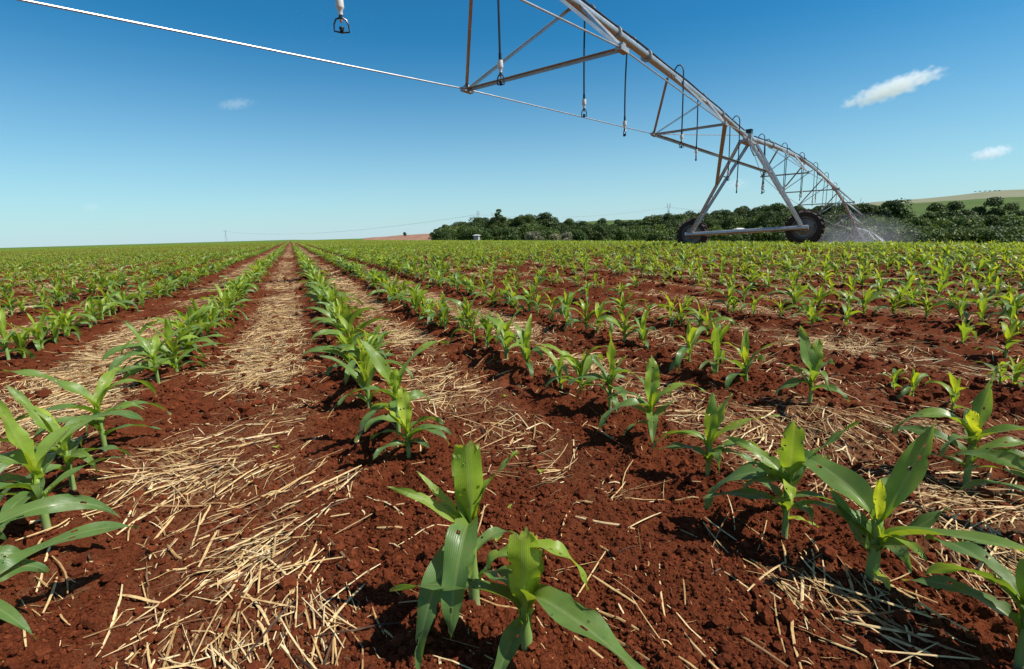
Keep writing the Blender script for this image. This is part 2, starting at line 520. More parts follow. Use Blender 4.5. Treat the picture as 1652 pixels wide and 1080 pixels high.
def foliage(name, dark, light, trans=.22):
    m, nt, out = new_mat(name)
    oi = nt.nodes.new('ShaderNodeObjectInfo')
    v = attr(nt, 'tint')
    c = ramp(nt, v, [(0, dark), (1, light)])
    c = mixc(nt, 1.0, c, ramp(nt, oi.outputs['Random'], [(0, (.72, .78, .8)), (.5, (1, 1, 1)), (1, (1.35, 1.22, .95))]), 'MULTIPLY')
    p = N(nt, 'ShaderNodeBsdfPrincipled', Roughness=.55)
    p.inputs['Specular IOR Level'].default_value = .3
    nt.links.new(c, p.inputs['Base Color'])
    t = N(nt, 'ShaderNodeBsdfTranslucent')
    nt.links.new(mixc(nt, 1.0, c, (1.6, 1.5, .6), 'MULTIPLY'), t.inputs[0])
    mx = N(nt, 'ShaderNodeMixShader', Fac=trans)
    nt.links.new(p.outputs[0], mx.inputs[1])
    nt.links.new(t.outputs[0], mx.inputs[2])
    nt.links.new(mx.outputs[0], out.inputs[0])
    return m
M['fol_dark'] = foliage('dark_tree_leaves', (.030, .054, .012), (.072, .112, .022))
M['fol_mid'] = foliage('bush_leaves', (.045, .080, .016), (.105, .155, .030))
M['fol_grey'] = foliage('grey_shrub_leaves', (.11, .12, .075), (.22, .23, .16))

# ------------------------------------------------------------------ ground
fine_a = np.arange(-66, 66.01, .23)
coarse = np.concatenate([np.arange(66 + 4, 180, 6.), np.arange(-180, -66 - 2, 6.)])
ang = np.radians(np.sort(np.concatenate([fine_a, coarse])))[::-1]
rad = np.concatenate([[.0], np.geomspace(.12, .45, 24)[:-1], np.geomspace(.45, 26, 840)[:-1], np.geomspace(26, 7000, 190)])
na_, nr_ = len(ang), len(rad)
A, RR = np.meshgrid(ang, rad)
gx, gy = RR * np.sin(A), RR * np.cos(A)
gz = height(gx.ravel(), gy.ravel())
gx, gy = gx.ravel(), gy.ravel()
rr_ = RR.ravel()
iy, ix = np.meshgrid(np.arange(nr_ - 1), np.arange(na_), indexing='ij')
i0 = iy * na_ + ix
i1 = iy * na_ + (ix + 1) % na_
Fg = np.stack([i0, i0 + na_, i1 + na_, i1], -1).reshape(-1, 4)
gs, gl = sl(gx, gy)
g_straw = straw_mask(gx, gy)
g_far = .62 + .38 * sstep(3, 14, rr_)
g_crop = sstep(100, 260, rr_) * .93
ground = np_mesh('ground', np.stack([gx, gy, gz], 1), Fg, M['soil'], attrs={'straw': g_straw, 'far': g_far, 'crop': g_crop})
tag(ground, 'dark red clodded soil of the corn field', 'soil', kind='structure')

# ------------------------------------------------------------------ far hills
def at_px(px, depth):
    """world x, y of the vertical plane through a column of the photograph, at a depth; used once to survey far-off places"""
    k = (px - 826.0) / F_PX
    return k * depth, depth
def px_az(px):
    return math.atan2((px - 826.0) / F_PX / math.cos(PITCH) * 1.0, 1.0)
def horizon_y(px):
    return 387 - .028 * (px - 470)
def hill(name, label, prof, r0_, r1_, r2_, z0, mat, seed):
    """prof: (photo column, height of the ridge in m)"""
    az = np.array([px_az(p_[0]) for p_ in prof])
    hz = np.array([p_[1] for p_ in prof])
    a = np.linspace(az[0], az[-1], 260)
    H = np.interp(a, az, hz)
    H = np.convolve(np.pad(H, 12, 'edge'), np.ones(25) / 25, 'valid')
    t = np.linspace(0, 1, 50)
    rr = np.concatenate([r0_ + (r1_ - r0_) * t, r1_ + (r2_ - r1_) * t[1:]])
    f = np.concatenate([sstep(0, 1, t) * .5 + .5 * t, 1 - .9 * sstep(0, 1, t[1:]) ])
    Ag, Rg = np.meshgrid(a, rr)
    Z = z0 + (H[None, :] - z0) * f[:, None] + 1.5 * (fbm(Ag * 30, Rg * .01, 2, seed) - .5) * f[:, None]
    V = np.stack([Rg * np.sin(Ag), Rg * np.cos(Ag), Z], -1).reshape(-1, 3)
    n1, n2 = len(rr), len(a)
    iy, ix = np.meshgrid(np.arange(n1 - 1), np.arange(n2 - 1), indexing='ij')
    i = iy * n2 + ix
    Fq = np.stack([i, i + 1, i + n2 + 1, i + n2], -1).reshape(-1, 4)
    return tag(np_mesh(name, V, Fq, mat), label, 'hill', kind='structure')
def field_mat(name, ca, cb, soil_az=False):
    m, nt, out = new_mat(name)
    p = N(nt, 'ShaderNodeBsdfPrincipled', Roughness=.9)
    p.inputs['Specular IOR Level'].default_value = .1
    tc = nt.nodes.new('ShaderNodeTexCoord')
    mp = nt.nodes.new('ShaderNodeMapping')
    mp.inputs['Rotation'].default_value = (0, 0, R(25))
    mp.inputs['Scale'].default_value = (.12, .012, .05)
    nt.links.new(tc.outputs['Object'], mp.inputs[0])
    nz = N(nt, 'ShaderNodeTexNoise', Scale=1.0, Detail=6, Roughness=.7)
    nt.links.new(mp.outputs[0], nz.inputs['Vector'])
    c = ramp(nt, nz.outputs[0], [(.35, ca), (.65, cb)])
    if soil_az:
        sx = nt.nodes.new('ShaderNodeSeparateXYZ')
        nt.links.new(tc.outputs['Object'], sx.inputs[0])
        k = mth(nt, 'LESS_THAN', sx.outputs[0], -60.0)
        c = mixc(nt, k, c, ramp(nt, nz.outputs[0], [(.3, (.22, .11, .07)), (.7, (.34, .2, .13))]))
    nt.links.new(c, p.inputs['Base Color'])
    nt.links.new(p.outputs[0], out.inputs[0])
    return m
def ridge(px, y, r):     # height in m of a ridge seen at photo row y in column px from r metres
    az = px_az(px)
    return CAM_H + (horizon_y(px) - y) * r * math.cos(az) / F_PX
g_hill = [(600, 385), (640, 381), (690, 377), (760, 375), (930, 359), (1060, 354), (1190, 342), (1330, 338), (1450, 330), (1540, 325), (1652, 318), (1760, 312)]
hill('green_hill', 'green cropped hillside rising behind the wood', [(a, ridge(a, b, 820)) for a, b in g_hill], 380, 820, 1300, -11, field_mat('hill_crop', (.060, .098, .022), (.100, .140, .038), True), 5)
f_hill = [(1180, 352), (1300, 338), (1408, 326.5), (1463, 323.5), (1528, 317), (1575, 310.5), (1610, 309), (1652, 308.5), (1760, 308)]
hill('far_hill', 'pale brownish far ridge at the right edge of the skyline', [(a, ridge(a, b, 2600)) for a, b in f_hill], 1500, 2600, 3600, 10, field_mat('far_hill_crop', (.155, .185, .105), (.27, .25, .165)), 6)

# ------------------------------------------------------------------ corn plants
def leaf_geo(base, az, L, W, e0, e1, p=1.3, daz=0., twist=0., fold=.75, wave=.05, cut=1.0, tint=.4, nseg=12, na=4, seed=0, ragged=0., roll=0.):
    """a strap-shaped blade: returns vertices, quads, uv, tint"""
    lr = np.random.default_rng(seed)
    s = np.linspace(0, 1, nseg + 1)
    sh = .20 if e0 < 79 else .0
    e = e0 + (e1 - e0) * np.clip((s - sh * .6) / (1 - sh * .6), 0, 1) ** p
    if sh:
        e = 84 + (e - 84) * sstep(.25 * sh, 1.3 * sh, s)
    e = np.radians(e)
    a = np.radians(az + daz * s)
    T = np.stack([np.cos(e) * np.cos(a), np.cos(e) * np.sin(a), np.sin(e)], 1)
    P = np.zeros((nseg + 1, 3))
    P[1:] = np.cumsum((T[1:] + T[:-1]) / 2 * L / nseg, 0)
    P += np.array(base)
    P[:, 2] -= sh * .55 * L
    S = np.stack([np.sin(a), -np.cos(a), 0 * a], 1)
    Nn = np.cross(S, T)
    tw = np.radians(roll + twist * s)
    S2 = S * np.cos(tw)[:, None] + Nn * np.sin(tw)[:, None]
    N2 = -S * np.sin(tw)[:, None] + Nn * np.cos(tw)[:, None]
    q = s * cut
    w = W * (.60 + .40 * sstep(.05, .38, q)) * np.maximum(1 - q ** 2.3, 0) ** .80
    if cut >= 1:
        w[-1] = W * .02
    fo = fold * (1 - .78 * sstep(0, .6, s)) + (1.15 - fold * .6) * (1 - sstep(.05, .24, s)) * (sh > 0)
    v = np.linspace(-1, 1, na + 1)
    ph = lr.random() * 6.28
    k = 9 + 7 * lr.random()
    off = np.abs(v)[None, :] ** 1.3 * np.sin(k * s[:, None] + ph + 1.9 * np.sign(v)[None, :]) * wave * W * sstep(.1, .4, s)[:, None]
    ed = np.ones((nseg + 1, na + 1))
    if ragged > 0:
        for side in (0, -1):
            b = lr.random(nseg + 1) < ragged
            ed[b, side] = lr.uniform(.55, .9, b.sum())
        ed[-1, :] *= lr.uniform(.85, 1.1)
    x = v[None, :] * w[:, None] / 2 * ed
    G = P[:, None, :] + S2[:, None, :] * (x * np.cos(fo)[:, None])[..., None] + N2[:, None, :] * (np.abs(x) * np.sin(fo)[:, None] + off)[..., None]
    if ragged > 0 and cut < 1:
        G[-1] += (T[-1] * (-.016 * np.abs(v) ** 2 + .006 * np.sin(v * 4 + ph))[:, None])
    V = G.reshape(-1, 3)
    iy, ix = np.meshgrid(np.arange(nseg), np.arange(na), indexing='ij')
    i = (iy * (na + 1) + ix).ravel()
    Fq = np.stack([i, i + 1, i + na + 2, i + na + 1], 1)
    if ragged > .05:
        ok = np.ones(len(Fq), bool)
        for _ in range(int(lr.integers(1, 4))):
            ok[int(lr.uniform(.3, .9) * nseg) * na + int(lr.integers(1, na - 1))] = False
        Fq = Fq[ok]
    uv = np.stack(np.broadcast_arrays((v[None, :] + 1) / 2, s[:, None]), -1).reshape(-1, 2)
    tn = np.repeat(np.clip(tint + .50 * (1 - sstep(0, .35, s)) - .08 * sstep(.5, 1, s), 0, 1), na + 1)
    return V, Fq, uv, tn
def stem_geo(h, r=.009, n=10, lean=(0, 0), seed=0, nring=9):
    lr = np.random.default_rng(seed)
    zs = np.linspace(-.03, h, nring)
    V, uv = [], []
    for i, z in enumerate(zs):
        f = (z + .03) / (h + .03)
        rr = r * (1.05 - .40 * f) * (1 + .10 * math.sin(f * 15 + lr.random()))
        for k in range(n):
            th = 2 * math.pi * k / n
            V.append((rr * 1.15 * math.cos(th) + lean[0] * f * h, rr * .9 * math.sin(th) + lean[1] * f * h, z))
            uv.append((k / n, f))
    Fq = [(i * n + k, i * n + (k + 1) % n, (i + 1) * n + (k + 1) % n, (i + 1) * n + k) for i in range(nring - 1) for k in range(n)]
    V.append((lean[0] * h, lean[1] * h, h + r * .5))
    uv.append((.5, 1))
    # close the top with quads
    t0 = (nring - 1) * n
    for k in range(0, n, 2):
        Fq.append((t0 + k, t0 + (k + 1) % n, t0 + (k + 2) % n, len(V) - 1))
    return np.array(V), np.array(Fq), np.array(uv), np.full(len(V), .5)
def random_spec(lr, scale=1.0):
    """leaf list for a plant of about 0.3 m; (z0, az, L, W, e0, e1, p, daz, twist, cut, tint)"""
    h = lr.uniform(.075, .115) * scale
    nl = int(lr.integers(4, 8))
    up_ = lr.normal(0, 7)
    dr_ = lr.normal(0, 16)
    a0 = lr.uniform(0, 360)
    leaves = []
    for i in range(nl):
        f = i / (nl - 1)
        az = a0 + 180 * (i % 2) + lr.normal(0, 22)
        L = scale * (.12 + .19 * math.sin(math.pi * min(1, .22 + f * .72))) * lr.uniform(.8, 1.18)
        Wd = scale * (.021 + .032 * math.sin(math.pi * min(1, .2 + .65 * f))) * lr.uniform(.8, 1.2)
        e0 = 40 + up_ + 40 * f + lr.normal(0, 7)
        e1 = -78 + dr_ + 85 * f ** 1.5 + lr.normal(0, 26)
        leaves.append((h * (.22 + .75 * f), az, L, Wd, e0, e1, lr.uniform(1.0, 1.8), lr.normal(0, 22), lr.normal(0, 40), 1.0, .02 + .54 * f + lr.normal(0, .13)))
    # rolled whorl in the middle
    az = lr.uniform(0, 360)
    leaves.append((h * .9, az, scale * lr.uniform(.10, .18), scale * .034, 86, lr.uniform(50, 80), 1.6, 0, lr.normal(0, 40), 1.0, .80))
    leaves.append((h * .85, az + 170, scale * lr.uniform(.15, .24), scale * .042, 82, lr.uniform(-10, 50), 1.5, 0, lr.normal(0, 30), 1.0, .66))
    return h, leaves
def plant_parts(h, leaves, nseg, na, seed, r=.009, ragged=0.):
    out = [('stem', stem_geo(h, r, 10 if nseg > 8 else 6, seed=seed, nring=9 if nseg > 8 else 4))]
    for k, lf in enumerate(leaves):
        z0, az, L, Wd, e0, e1, p, daz, tw, cut, tint = lf[:11]
        roll_ = lf[11] if len(lf) > 11 else 0
        whorl = e0 > 80
        out.append(('leaf', leaf_geo((.006 * math.cos(R(az)), .006 * math.sin(R(az)), z0), az, L, Wd, e0, e1, p, daz, tw, 1.25 if whorl else .8, .115 if nseg > 20 else .085, cut, tint, nseg, na, seed * 31 + k, ragged, roll_)))
    return out
def merged(parts):
    V, Fq, uv, tn, mi = [], [], [], [], []
    b = 0
    for nm, (v, f, u, t) in parts:
        V.append(v); Fq.append(f + b); uv.append(u); tn.append(t)
        mi.append(np.full(len(f), 1 if nm == 'stem' else 0))
        b += len(v)
    return np.concatenate(V), np.concatenate(Fq), np.concatenate(uv), np.concatenate(tn), np.concatenate(mi)
def build_parts(root, parts):
    for nm, (v, f, u, t) in parts:
        np_mesh(nm, v, f, M['stem'] if nm == 'stem' else M['leaf'], root, True, {'tint': t}, u)

ROWTXT = {-1.66: 'second row left of the straw lane', -0.65: 'first row left of the straw lane', .27: 'row starting at bottom centre',
          1.03: 'first row right of the centre row', 1.83: 'second row right of the centre row',
          2.55: 'third row right of the centre row', 3.25: 'fourth row right of the centre row',
          -2.62: 'third row left of the straw lane', -3.62: 'fourth row left of the straw lane'}
GROUP = 'young corn plants in the field'
drops_src = []
# near plants, posed one by one: (s, l, z-scale, label, h, leaves); azimuths are seen from the camera: 0 right, 90 away, 180 left, 270 towards it
HERO = [
 (.25, .815, 'tallest front corn plant at bottom centre, with a blunt broad upright leaf', .15, .0115, [
   (.15, 275, .185, .060, 84, 97, 1.0, 0, 0, .60, .72),
   (.20, 12, .15, .040, 56, 30, 1.2, 10, 40, 1, .62),
   (.15, 172, .20, .028, 50, 18, 1.2, 10, 60, 1, .55),
   (.15, 160, .17, .022, 58, 36, 1.2, -8, 50, 1, .6),
   (.17, 258, .24, .062, 38, -84, .50, -12, 6, 1, .10),
   (.13, 233, .28, .054, 42, -84, .55, 6, 8, 1, .06),
   (.10, 255, .17, .036, 30, -70, .7, -10, 0, 1, .25),
   (.10, 40, .15, .034, 52, -60, .9, -10, 0, 1, .12),
   (.14, 120, .17, .050, 84, 76, 1.2, 0, 20, .8, .35),
   (.14, 60, .15, .050, 83, 72, 1.2, 0, 20, .8, .5)]),
 (.29, .665, 'front corn plant at the bottom edge right of centre, with torn upright leaves', .09, .011, [
   (.055, 265, .165, .058, 80, 95, 1.0, 0, 0, .60, .88),
   (.165, 176, .11, .042, 50, -84, .6, 0, 0, 1, .45),
   (.175, 352, .155, .036, 55, -84, .6, 0, 10, 1, .62),
   (.09, 300, .37, .070, 30, -40, .8, 30, 30, 1, .16),
   (.07, 176, .27, .056, 32, -26, .9, -8, -30, 1, .06),
   (.09, 140, .13, .044, 55, -50, .8, 0, 0, 1, .15),
   (.07, 80, .13, .05, 80, 68, 1, 0, 0, .85, .7),
   (.06, 20, .12, .04, 80, 74, 1, 0, 0, .85, .55),
   (.05, 245, .15, .036, 20, -45, .8, 0, 0, 1, .1)]),
 (.27, 1.50, 'small corn plant standing just in front of the long-leaved one in the centre row', .09, .0085, [
   (.09, 100, .14, .042, 82, 84, 1, 0, 40, .8, .95), (.08, 25, .16, .034, 55, -60, 1, 0, 10, 1, .12), (.07, 345, .18, .030, 45, -62, .9, -10, 0, 1, .08),
   (.04, 185, .14, .030, 28, -35, 1, 10, 10, 1, .05), (.06, 165, .15, .026, 50, -50, 1, 0, 0, 1, .15), (.05, 330, .10, .024, 30, -30, 1, 0, 0, 1, .05), (.09, 200, .12, .03, 75, 40, 1, 0, 0, 1, .8)]),
 (.27, 1.66, 'corn plant in the centre row with one leaf arched far to the right', .14, .010, [
   (.15, 20, .33, .042, 74, -30, 1.5, 5, 10, 1, .45), (.15, 150, .26, .044, 66, 52, 1.2, 5, 20, 1, .42), (.13, 185, .24, .040, 52, -40, 1.1, 0, 0, 1, .12),
   (.10, 235, .24, .038, 42, -70, .9, 0, 0, 1, .06), (.11, 262, .20, .034, 60, -50, .9, 0, 0, 1, .2), (.08, 60, .20, .034, 40, -50, 1, 0, 0, 1, .1), (.15, 270, .10, .036, 84, 70, 1, 0, 0, .8, .85), (.06, 200, .2, .034, 30, -55, 1, 0, 0, 1, .05)]),
 (.97, .73, 'corn plant at lower right with a broad upright leaf and both sides drooping', .13, .0095, [
   (.155, 268, .16, .052, 80, 84, 1, 0, 0, .85, .35), (.16, 25, .20, .034, 48, 34, 1.2, 0, 20, 1, .45), (.14, 160, .18, .030, 45, 5, 1.2, 0, 30, 1, .4),
   (.13, 190, .25, .050, 30, -78, .9, 10, 0, 1, .06), (.07, 200, .21, .034, 40, -35, .9, 0, 0, 1, .1), (.13, 265, .12, .028, 55, -60, 1, 0, 0, 1, .85),
   (.05, 345, .07, .016, 25, -25, 1, 0, 0, 1, .9), (.10, 75, .22, .036, 60, -30, 1, 0, 0, 1, .2), (.08, 150, .18, .026, 45, -60, 1, 0, 0, 1, .1)]),
 (.98, .545, 'large corn plant at lower right with a long leaf trailing to the photo edge', .135, .0125, [
   (.12, 42, .26, .052, 62, 52, 1.0, 0, 15, 1, .40), (.12, 150, .30, .056, 48, -22, 1.0, 8, 25, 1, .15), (.08, 165, .24, .038, 55, -48, 1.0, 5, -10, 1, .12),
   (.05, 172, .16, .030, 58, 42, 1.0, 0, 20, 1, .05), (.08, 5, .40, .046, 32, -28, 1.0, -14, 20, 1, .30), (.06, 25, .17, .040, 40, 20, 1, 0, 10, 1, .08),
   (.12, 262, .11, .020, 84, 60, 1, 0, 0, .8, .85), (.02, 310, .06, .020, 20, -10, 1, 0, 0, .9, .95), (.09, 330, .12, .022, 60, -30, 1, 0, 0, 1, .5)]),
 (1.01, 1.01, 'corn plant with two flat bright leaves spread right, fourth-nearest in the lower right row', .09, .0085, [
   (.10, 280, .15, .036, 84, 88, 1, 0, 20, 1, .4), (.10, 12, .22, .032, 42, 6, 1.2, 10, 10, 1, .6), (.09, 178, .15, .020, 50, -50, 1, 0, 0, 1, .4), (.06, 20, .16, .026, 30, -50, 1, 0, 0, 1, .2),
   (.05, 195, .16, .030, 42, -35, 1, 0, 0, 1, .05), (.10, 60, .17, .034, 75, 68, 1, 0, 0, 1, .5)]),
 (1.03, 1.29, 'corn plant with a long leaf swept left and one hooked right, mid right row', .09, .0085, [
   (.10, 80, .17, .05, 80, 70, 1, 0, 30, .85, .6), (.10, 15, .24, .032, 60, -55, 1.3, 0, 0, 1, .5), (.09, 200, .24, .042, 38, -50, .9, 0, 0, 1, .12), (.07, 175, .15, .03, 35, -15, 1, 0, 0, 1, .4),
   (.04, 210, .12, .026, 25, -50, 1, 0, 0, 1, .1), (.05, 40, .13, .026, 45, 10, 1, 0, 0, 1, .3)]),
 (1.06, 1.57, 'slim tall corn plant with a spear-like upright leaf, mid right row', .11, .0085, [
   (.12, 250, .21, .042, 88, 84, 1, 0, 30, 1, .5), (.12, 345, .22, .036, 62, -85, .8, 0, 0, 1, .2), (.09, 190, .20, .036, 50, -68, .9, 0, 0, 1, .05), (.1, 150, .15, .034, 68, 40, 1, 0, 10, 1, .2),
   (.06, 285, .12, .03, 20, -75, 1, 0, 0, 1, .05), (.12, 20, .12, .03, 80, 65, 1, 0, 0, 1, .85)]),
 (1.65, .71, 'corn plant near the right edge with one tall pointed leaf and drooping side leaves', .13, .0115, [
   (.15, 70, .22, .046, 82, 76, 1, 0, 20, 1, .25), (.14, 178, .25, .048, 58, -72, 1.0, 0, 0, 1, .35), (.13, 5, .28, .040, 42, -18, 1.1, 0, 0, 1, .25), (.08, 172, .24, .036, 48, -40, 1, 0, 0, 1, .05),
   (.07, 15, .24, .032, 48, -45, 1, 0, 0, 1, .1), (.05, 200, .18, .03, 30, -60, 1, 0, 0, 1, .05), (.14, 250, .10, .034, 80, 65, 1, 0, 0, .8, .95)]),
 (1.78, 1.28, 'stocky corn plant right of centre with a wide ragged upright leaf', .10, .0095, [
   (.12, 150, .21, .055, 72, 62, 1, 0, 20, 1, .25), (.12, 70, .15, .045, 80, 65, 1, 0, 0, .85, .6), (.07, 205, .17, .042, 30, -40, .9, 0, 0, 1, .05), (.05, 345, .16, .032, 40, -62, 1, 0, 0, 1, .15), (.06, 170, .14, .03, 65, 30, 1, 0, 0, 1, .2)]),
 (-.68, 2.94, 'corn plant left of the straw lane with leaves curling over on both sides', .12, .010, [
   (.13, 125, .26, .040, 64, 50, 1, 0, 10, 1, .35), (.13, 178, .28, .044, 38, -72, 1.1, 0, 0, 1, .1), (.14, 15, .34, .040, 48, -12, 1.2, 0, 10, 1, .4), (.08, 8, .26, .036, 38, -40, 1, 0, 0, 1, .12),
   (.06, 190, .26, .032, 35, -50, 1, 0, 0, 1, .05), (.13, 60, .2, .034, 76, 5, 1.2, 0, 0, 1, .6)]),
 (-.65, 2.03, 'broad corn plant at the left with a folded arching leaf, behind two smaller ones', .14, .0105, [
   (.16, 160, .30, .045, 52, -5, 1.3, 0, 0, 1, .3), (.16, 18, .26, .044, 62, -80, 1.1, 0, 0, 1, .4), (.13, 190, .25, .046, 36, -25, 1.0, 0, 0, 1, .12), (.10, 15, .26, .040, 42, -55, 1, 0, 0, 1, .1),
   (.10, 225, .22, .046, 40, -70, 1, 0, 0, 1, .2), (.08, 172, .22, .030, 60, -50, 1, 0, 0, 1, .15), (.15, 45, .24, .036, 76, -30, 1.2, 0, 0, 1, .55), (.05, 340, .2, .03, 30, -50, 1, 0, 0, 1, .05)]),
 (-.64, 1.72, 'corn plant on the left with a broad leaf arching right over the straw', .12, .010, [
   (.14, 20, .27, .060, 42, -60, 1.0, -8, 0, 1, .12), (.14, 140, .24, .036, 60, 38, 1, 0, 10, 1, .4), (.10, 170, .26, .036, 48, -20, 1, 0, 0, 1, .2), (.08, 350, .18, .04, 45, -72, 1, 0, 0, 1, .05), (.13, 120, .22, .036, 76, 0, 1.2, 0, 0, 1, .8), (.06, 200, .2, .034, 30, -60, 1, 0, 0, 1, .06)]),
 (-.62, 1.49, 'corn plant at the left edge with a rolled upright spear and folded top', .13, .012, [
   (.15, 145, .20, .040, 82, 88, 1, 0, 10, 1, .6), (.15, 165, .16, .06, 70, -40, 1.2, 0, 0, 1, .3), (.07, 22, .24, .030, 42, -30, 1, 0, 0, 1, .1), (.10, 195, .24, .046, 45, -72, 1, 0, 0, 1, .05), (.12, 20, .22, .040, 76, -20, 1.2, 0, 0, 1, .4), (.08, 240, .17, .04, 50, -70, 1, 0, 0, 1, .08)]),
 (-.66, 1.22, 'corn plant cut by the lower left edge with one leaf arching into the photo', .13, .012, [
   (.11, 6, .34, .044, 36, -66, 1.3, -5, 0, 1, .12), (.12, 170, .28, .045, 55, -50, 1, 0, 0, 1, .2), (.13, 90, .24, .045, 80, 50, 1, 0, 0, 1, .5), (.08, 200, .24, .04, 40, -60, 1, 0, 0, 1, .1), (.13, 140, .22, .05, 82, 70, 1, 0, 0, 1, .7)]),
 (-.56, 1.05, 'corn plant cut by the bottom left corner showing a single leaf tip', .12, .011, [
   (.10, 8, .30, .046, 34, -48, 1.2, -6, 0, 1, .12), (.11, 180, .26, .045, 55, -50, 1, 0, 0, 1, .2), (.12, 90, .20, .045, 80, 60, 1, 0, 0, 1, .5)]),
 (.98, .32, 'corn plant cut by the bottom right corner with leaves reaching left', .12, .011, [
   (.11, 168, .21, .044, 44, -48, 1.0, 0, 20, 1, .08), (.07, 178, .18, .034, 36, -36, 1.0, 0, 0, 1, .06), (.12, 0, .28, .05, 50, -40, 1, 0, 0, 1, .2), (.12, 80, .22, .05, 80, 60, 1, 0, 0, 1, .5)]),
 (1.50, .50, 'corn plant cut by the right edge with a pale drooping leaf', .12, .011, [
   (.12, 172, .22, .040, 45, -60, 1.0, 0, 0, 1, .2), (.08, 185, .18, .034, 40, -60, 1.0, 0, 0, 1, .1), (.12, 0, .28, .05, 50, -40, 1, 0, 0, 1, .2), (.12, 80, .24, .05, 80, 60, 1, 0, 0, 1, .5)]),
]
def zone_words(s, l):
    return ''
for k, (s, l, lab, h, r_, leaves) in enumerate(HERO):
    x, y = xy(s, l)
    vr = -math.degrees(math.atan2(x, y))
    wf = 1.0 if k < 2 else 1.2
    lv = [(a[0], a[1] + vr, a[2], a[3] * wf, *a[4:]) for a in leaves]
    r_ = r_ * (.9 if k in (0, 1, 5) else .74)
    hr = np.random.default_rng(7000 + k)
    if k > 1:
        lv = [(a[0], a[1], a[2], a[3], a[4] + hr.normal(0, 4), a[5] + hr.normal(0, 8), a[6], a[7] + hr.normal(0, 16), a[8] + hr.normal(0, 26), *a[9:]) for a in lv]
        a0 = hr.uniform(0, 360)
        for j in range(4 if k > 10 else 3):
            lv.append((h * hr.uniform(.45, .95), a0 + 137 * j, hr.uniform(.13, .24), hr.uniform(.030, .046), hr.uniform(52, 70), hr.uniform(-80, -40), hr.uniform(.8, 1.5), hr.normal(0, 20), hr.normal(0, 35), 1.0, hr.uniform(.05, .35)))
    z = float(height(np.array([x]), np.array([y]))[0])
    root = empty('corn_plant', (x, y, z - .004))
    tag(root, lab, 'corn plant', GROUP)
    parts = plant_parts(h, lv, 30, 8, 500 + k, r_, .10 if k < 2 else .06)
    build_parts(root, parts)
    if k in (0, 1, 4, 5, 6, 9, 13, 14, 15, 16, 18):
        for nm, g in parts:
            if nm == 'leaf':
                drops_src.append((g[0] + np.array([x, y, z - .004]), g[1]))

# every other plant: positions along the rows
hero_sl = np.array([(a[0], a[1]) for a in HERO])
NAMED = [(.24, 2.34), (.37, 2.81), (.22, 2.69), (1.08, 1.81), (1.06, 1.96), (1.03, 2.25), (1.81, 1.61), (1.80, 1.78), (1.83, 2.00), (1.9, 2.45), (1.85, 2.59), (1.83, 2.87),
         (2.33, 1.30), (2.26, 1.19), (2.24, 1.04), (3.2, 1.30), (2.7, 1.10), (2.64, 1.03), (-.64, 3.15), (-.66, 3.71), (-1.67, 4.01), (-1.66, 4.17), (-1.75, 5.12)]
pl_s, pl_l, pl_sc = [a[0] for a in NAMED], [a[1] for a in NAMED], [1.0, .9, 1.0, 1, .9, 1.05, 1, 1, 1.0, .9, .95, 1, .5, .55, .6, .8, .55, .5, 1, 1.1, 1.15, 1.1, 1.05]
busy = np.concatenate([hero_sl, np.array(NAMED)])
starts = {-.65: 3.3, .27: 1.95, 1.03: 2.3, 1.83: 3.0, -1.66: 3.6, 2.55: 1.5}
for sr in ROWS:
    l = starts.get(round(float(sr), 2), -30 if abs(sr) > 40 else -4) + rng.uniform(0, .15)
    while l < 190:
        dist = math.hypot(sr, l)
        step = (.185 if sr < 2 else .155) if dist < 60 else .30
        gap = rng.random() < (.06 if sr < 2 else .08)
        s2 = sr + rng.normal(0, .03 if sr < 2 else .075)
        x, y = xy(s2, l)
        az = abs(math.degrees(math.atan2(x, y)))
        if not gap and az < 56 and y > .6 and -125 < s2 < 44:
            if np.min(np.abs(busy[:, 0] - s2) + np.abs(busy[:, 1] - l)) > .16:
                thin = dist < 12 and 2.0 < s2 < 4.4 and 3.2 < l < 9 and rng.random() < .62
                if not thin and not (sr > 2 and dist < 4 and rng.random() < .55):
                    pl_s.append(s2); pl_l.append(l)
                    pl_sc.append((1.04 if -3 < sr < 2 else .86) * rng.uniform(.72, 1.16) * (.8 if rng.random() < .1 else 1))
        l += step * rng.uniform(.55, 1.5)
pl_s, pl_l, pl_sc = np.array(pl_s), np.array(pl_l), np.array(pl_sc)
px_, py_ = xy(pl_s, pl_l)
pz_ = height(px_, py_)
pr_ = np.hypot(px_, py_)
az_ = np.degrees(np.arctan2(px_, py_))
inview = np.abs(az_) < 45.5
order = np.argsort(np.where(inview, pr_ / pl_sc ** .5, 1e6 + pr_))
n_ind = 300 - len(HERO)
ind, rest = order[:n_ind], order[n_ind:]

# proto plants for copies: with parts, and in one mesh
NP = 20
protos, protos1 = [], []
for k in range(NP):
    lr = np.random.default_rng(900 + k)
    h, lv = random_spec(lr, 1.0)
    protos.append(plant_parts(h, lv, 13, 4, 40 + k, .0088))
proto_mesh = []
for k in range(NP):
    ms = []
    for nm, (v, f, u, t) in protos[k]:
        o = np_mesh(nm, v, f, M['stem'] if nm == 'stem' else M['leaf'], None, True, {'tint': t}, u)
        ms.append((nm, o.data))
        bpy.data.objects.remove(o)
    V, Fq, uv, tn, mi = merged(protos[k])
    o = np_mesh('corn_plant', V, Fq, [M['leaf'], M['stem']], None, True, {'tint': tn}, uv, mi)
    proto_mesh.append((ms, o.data))
    bpy.data.objects.remove(o)
ORD = ['', 'first', 'second', 'third', 'fourth', 'fifth', 'sixth', 'seventh', 'eighth', 'ninth', 'tenth', 'eleventh', 'twelfth']
def row_of(s):
    k = min(ROWTXT, key=lambda r_: abs(r_ - s))
    return k if abs(k - s) < .42 else None
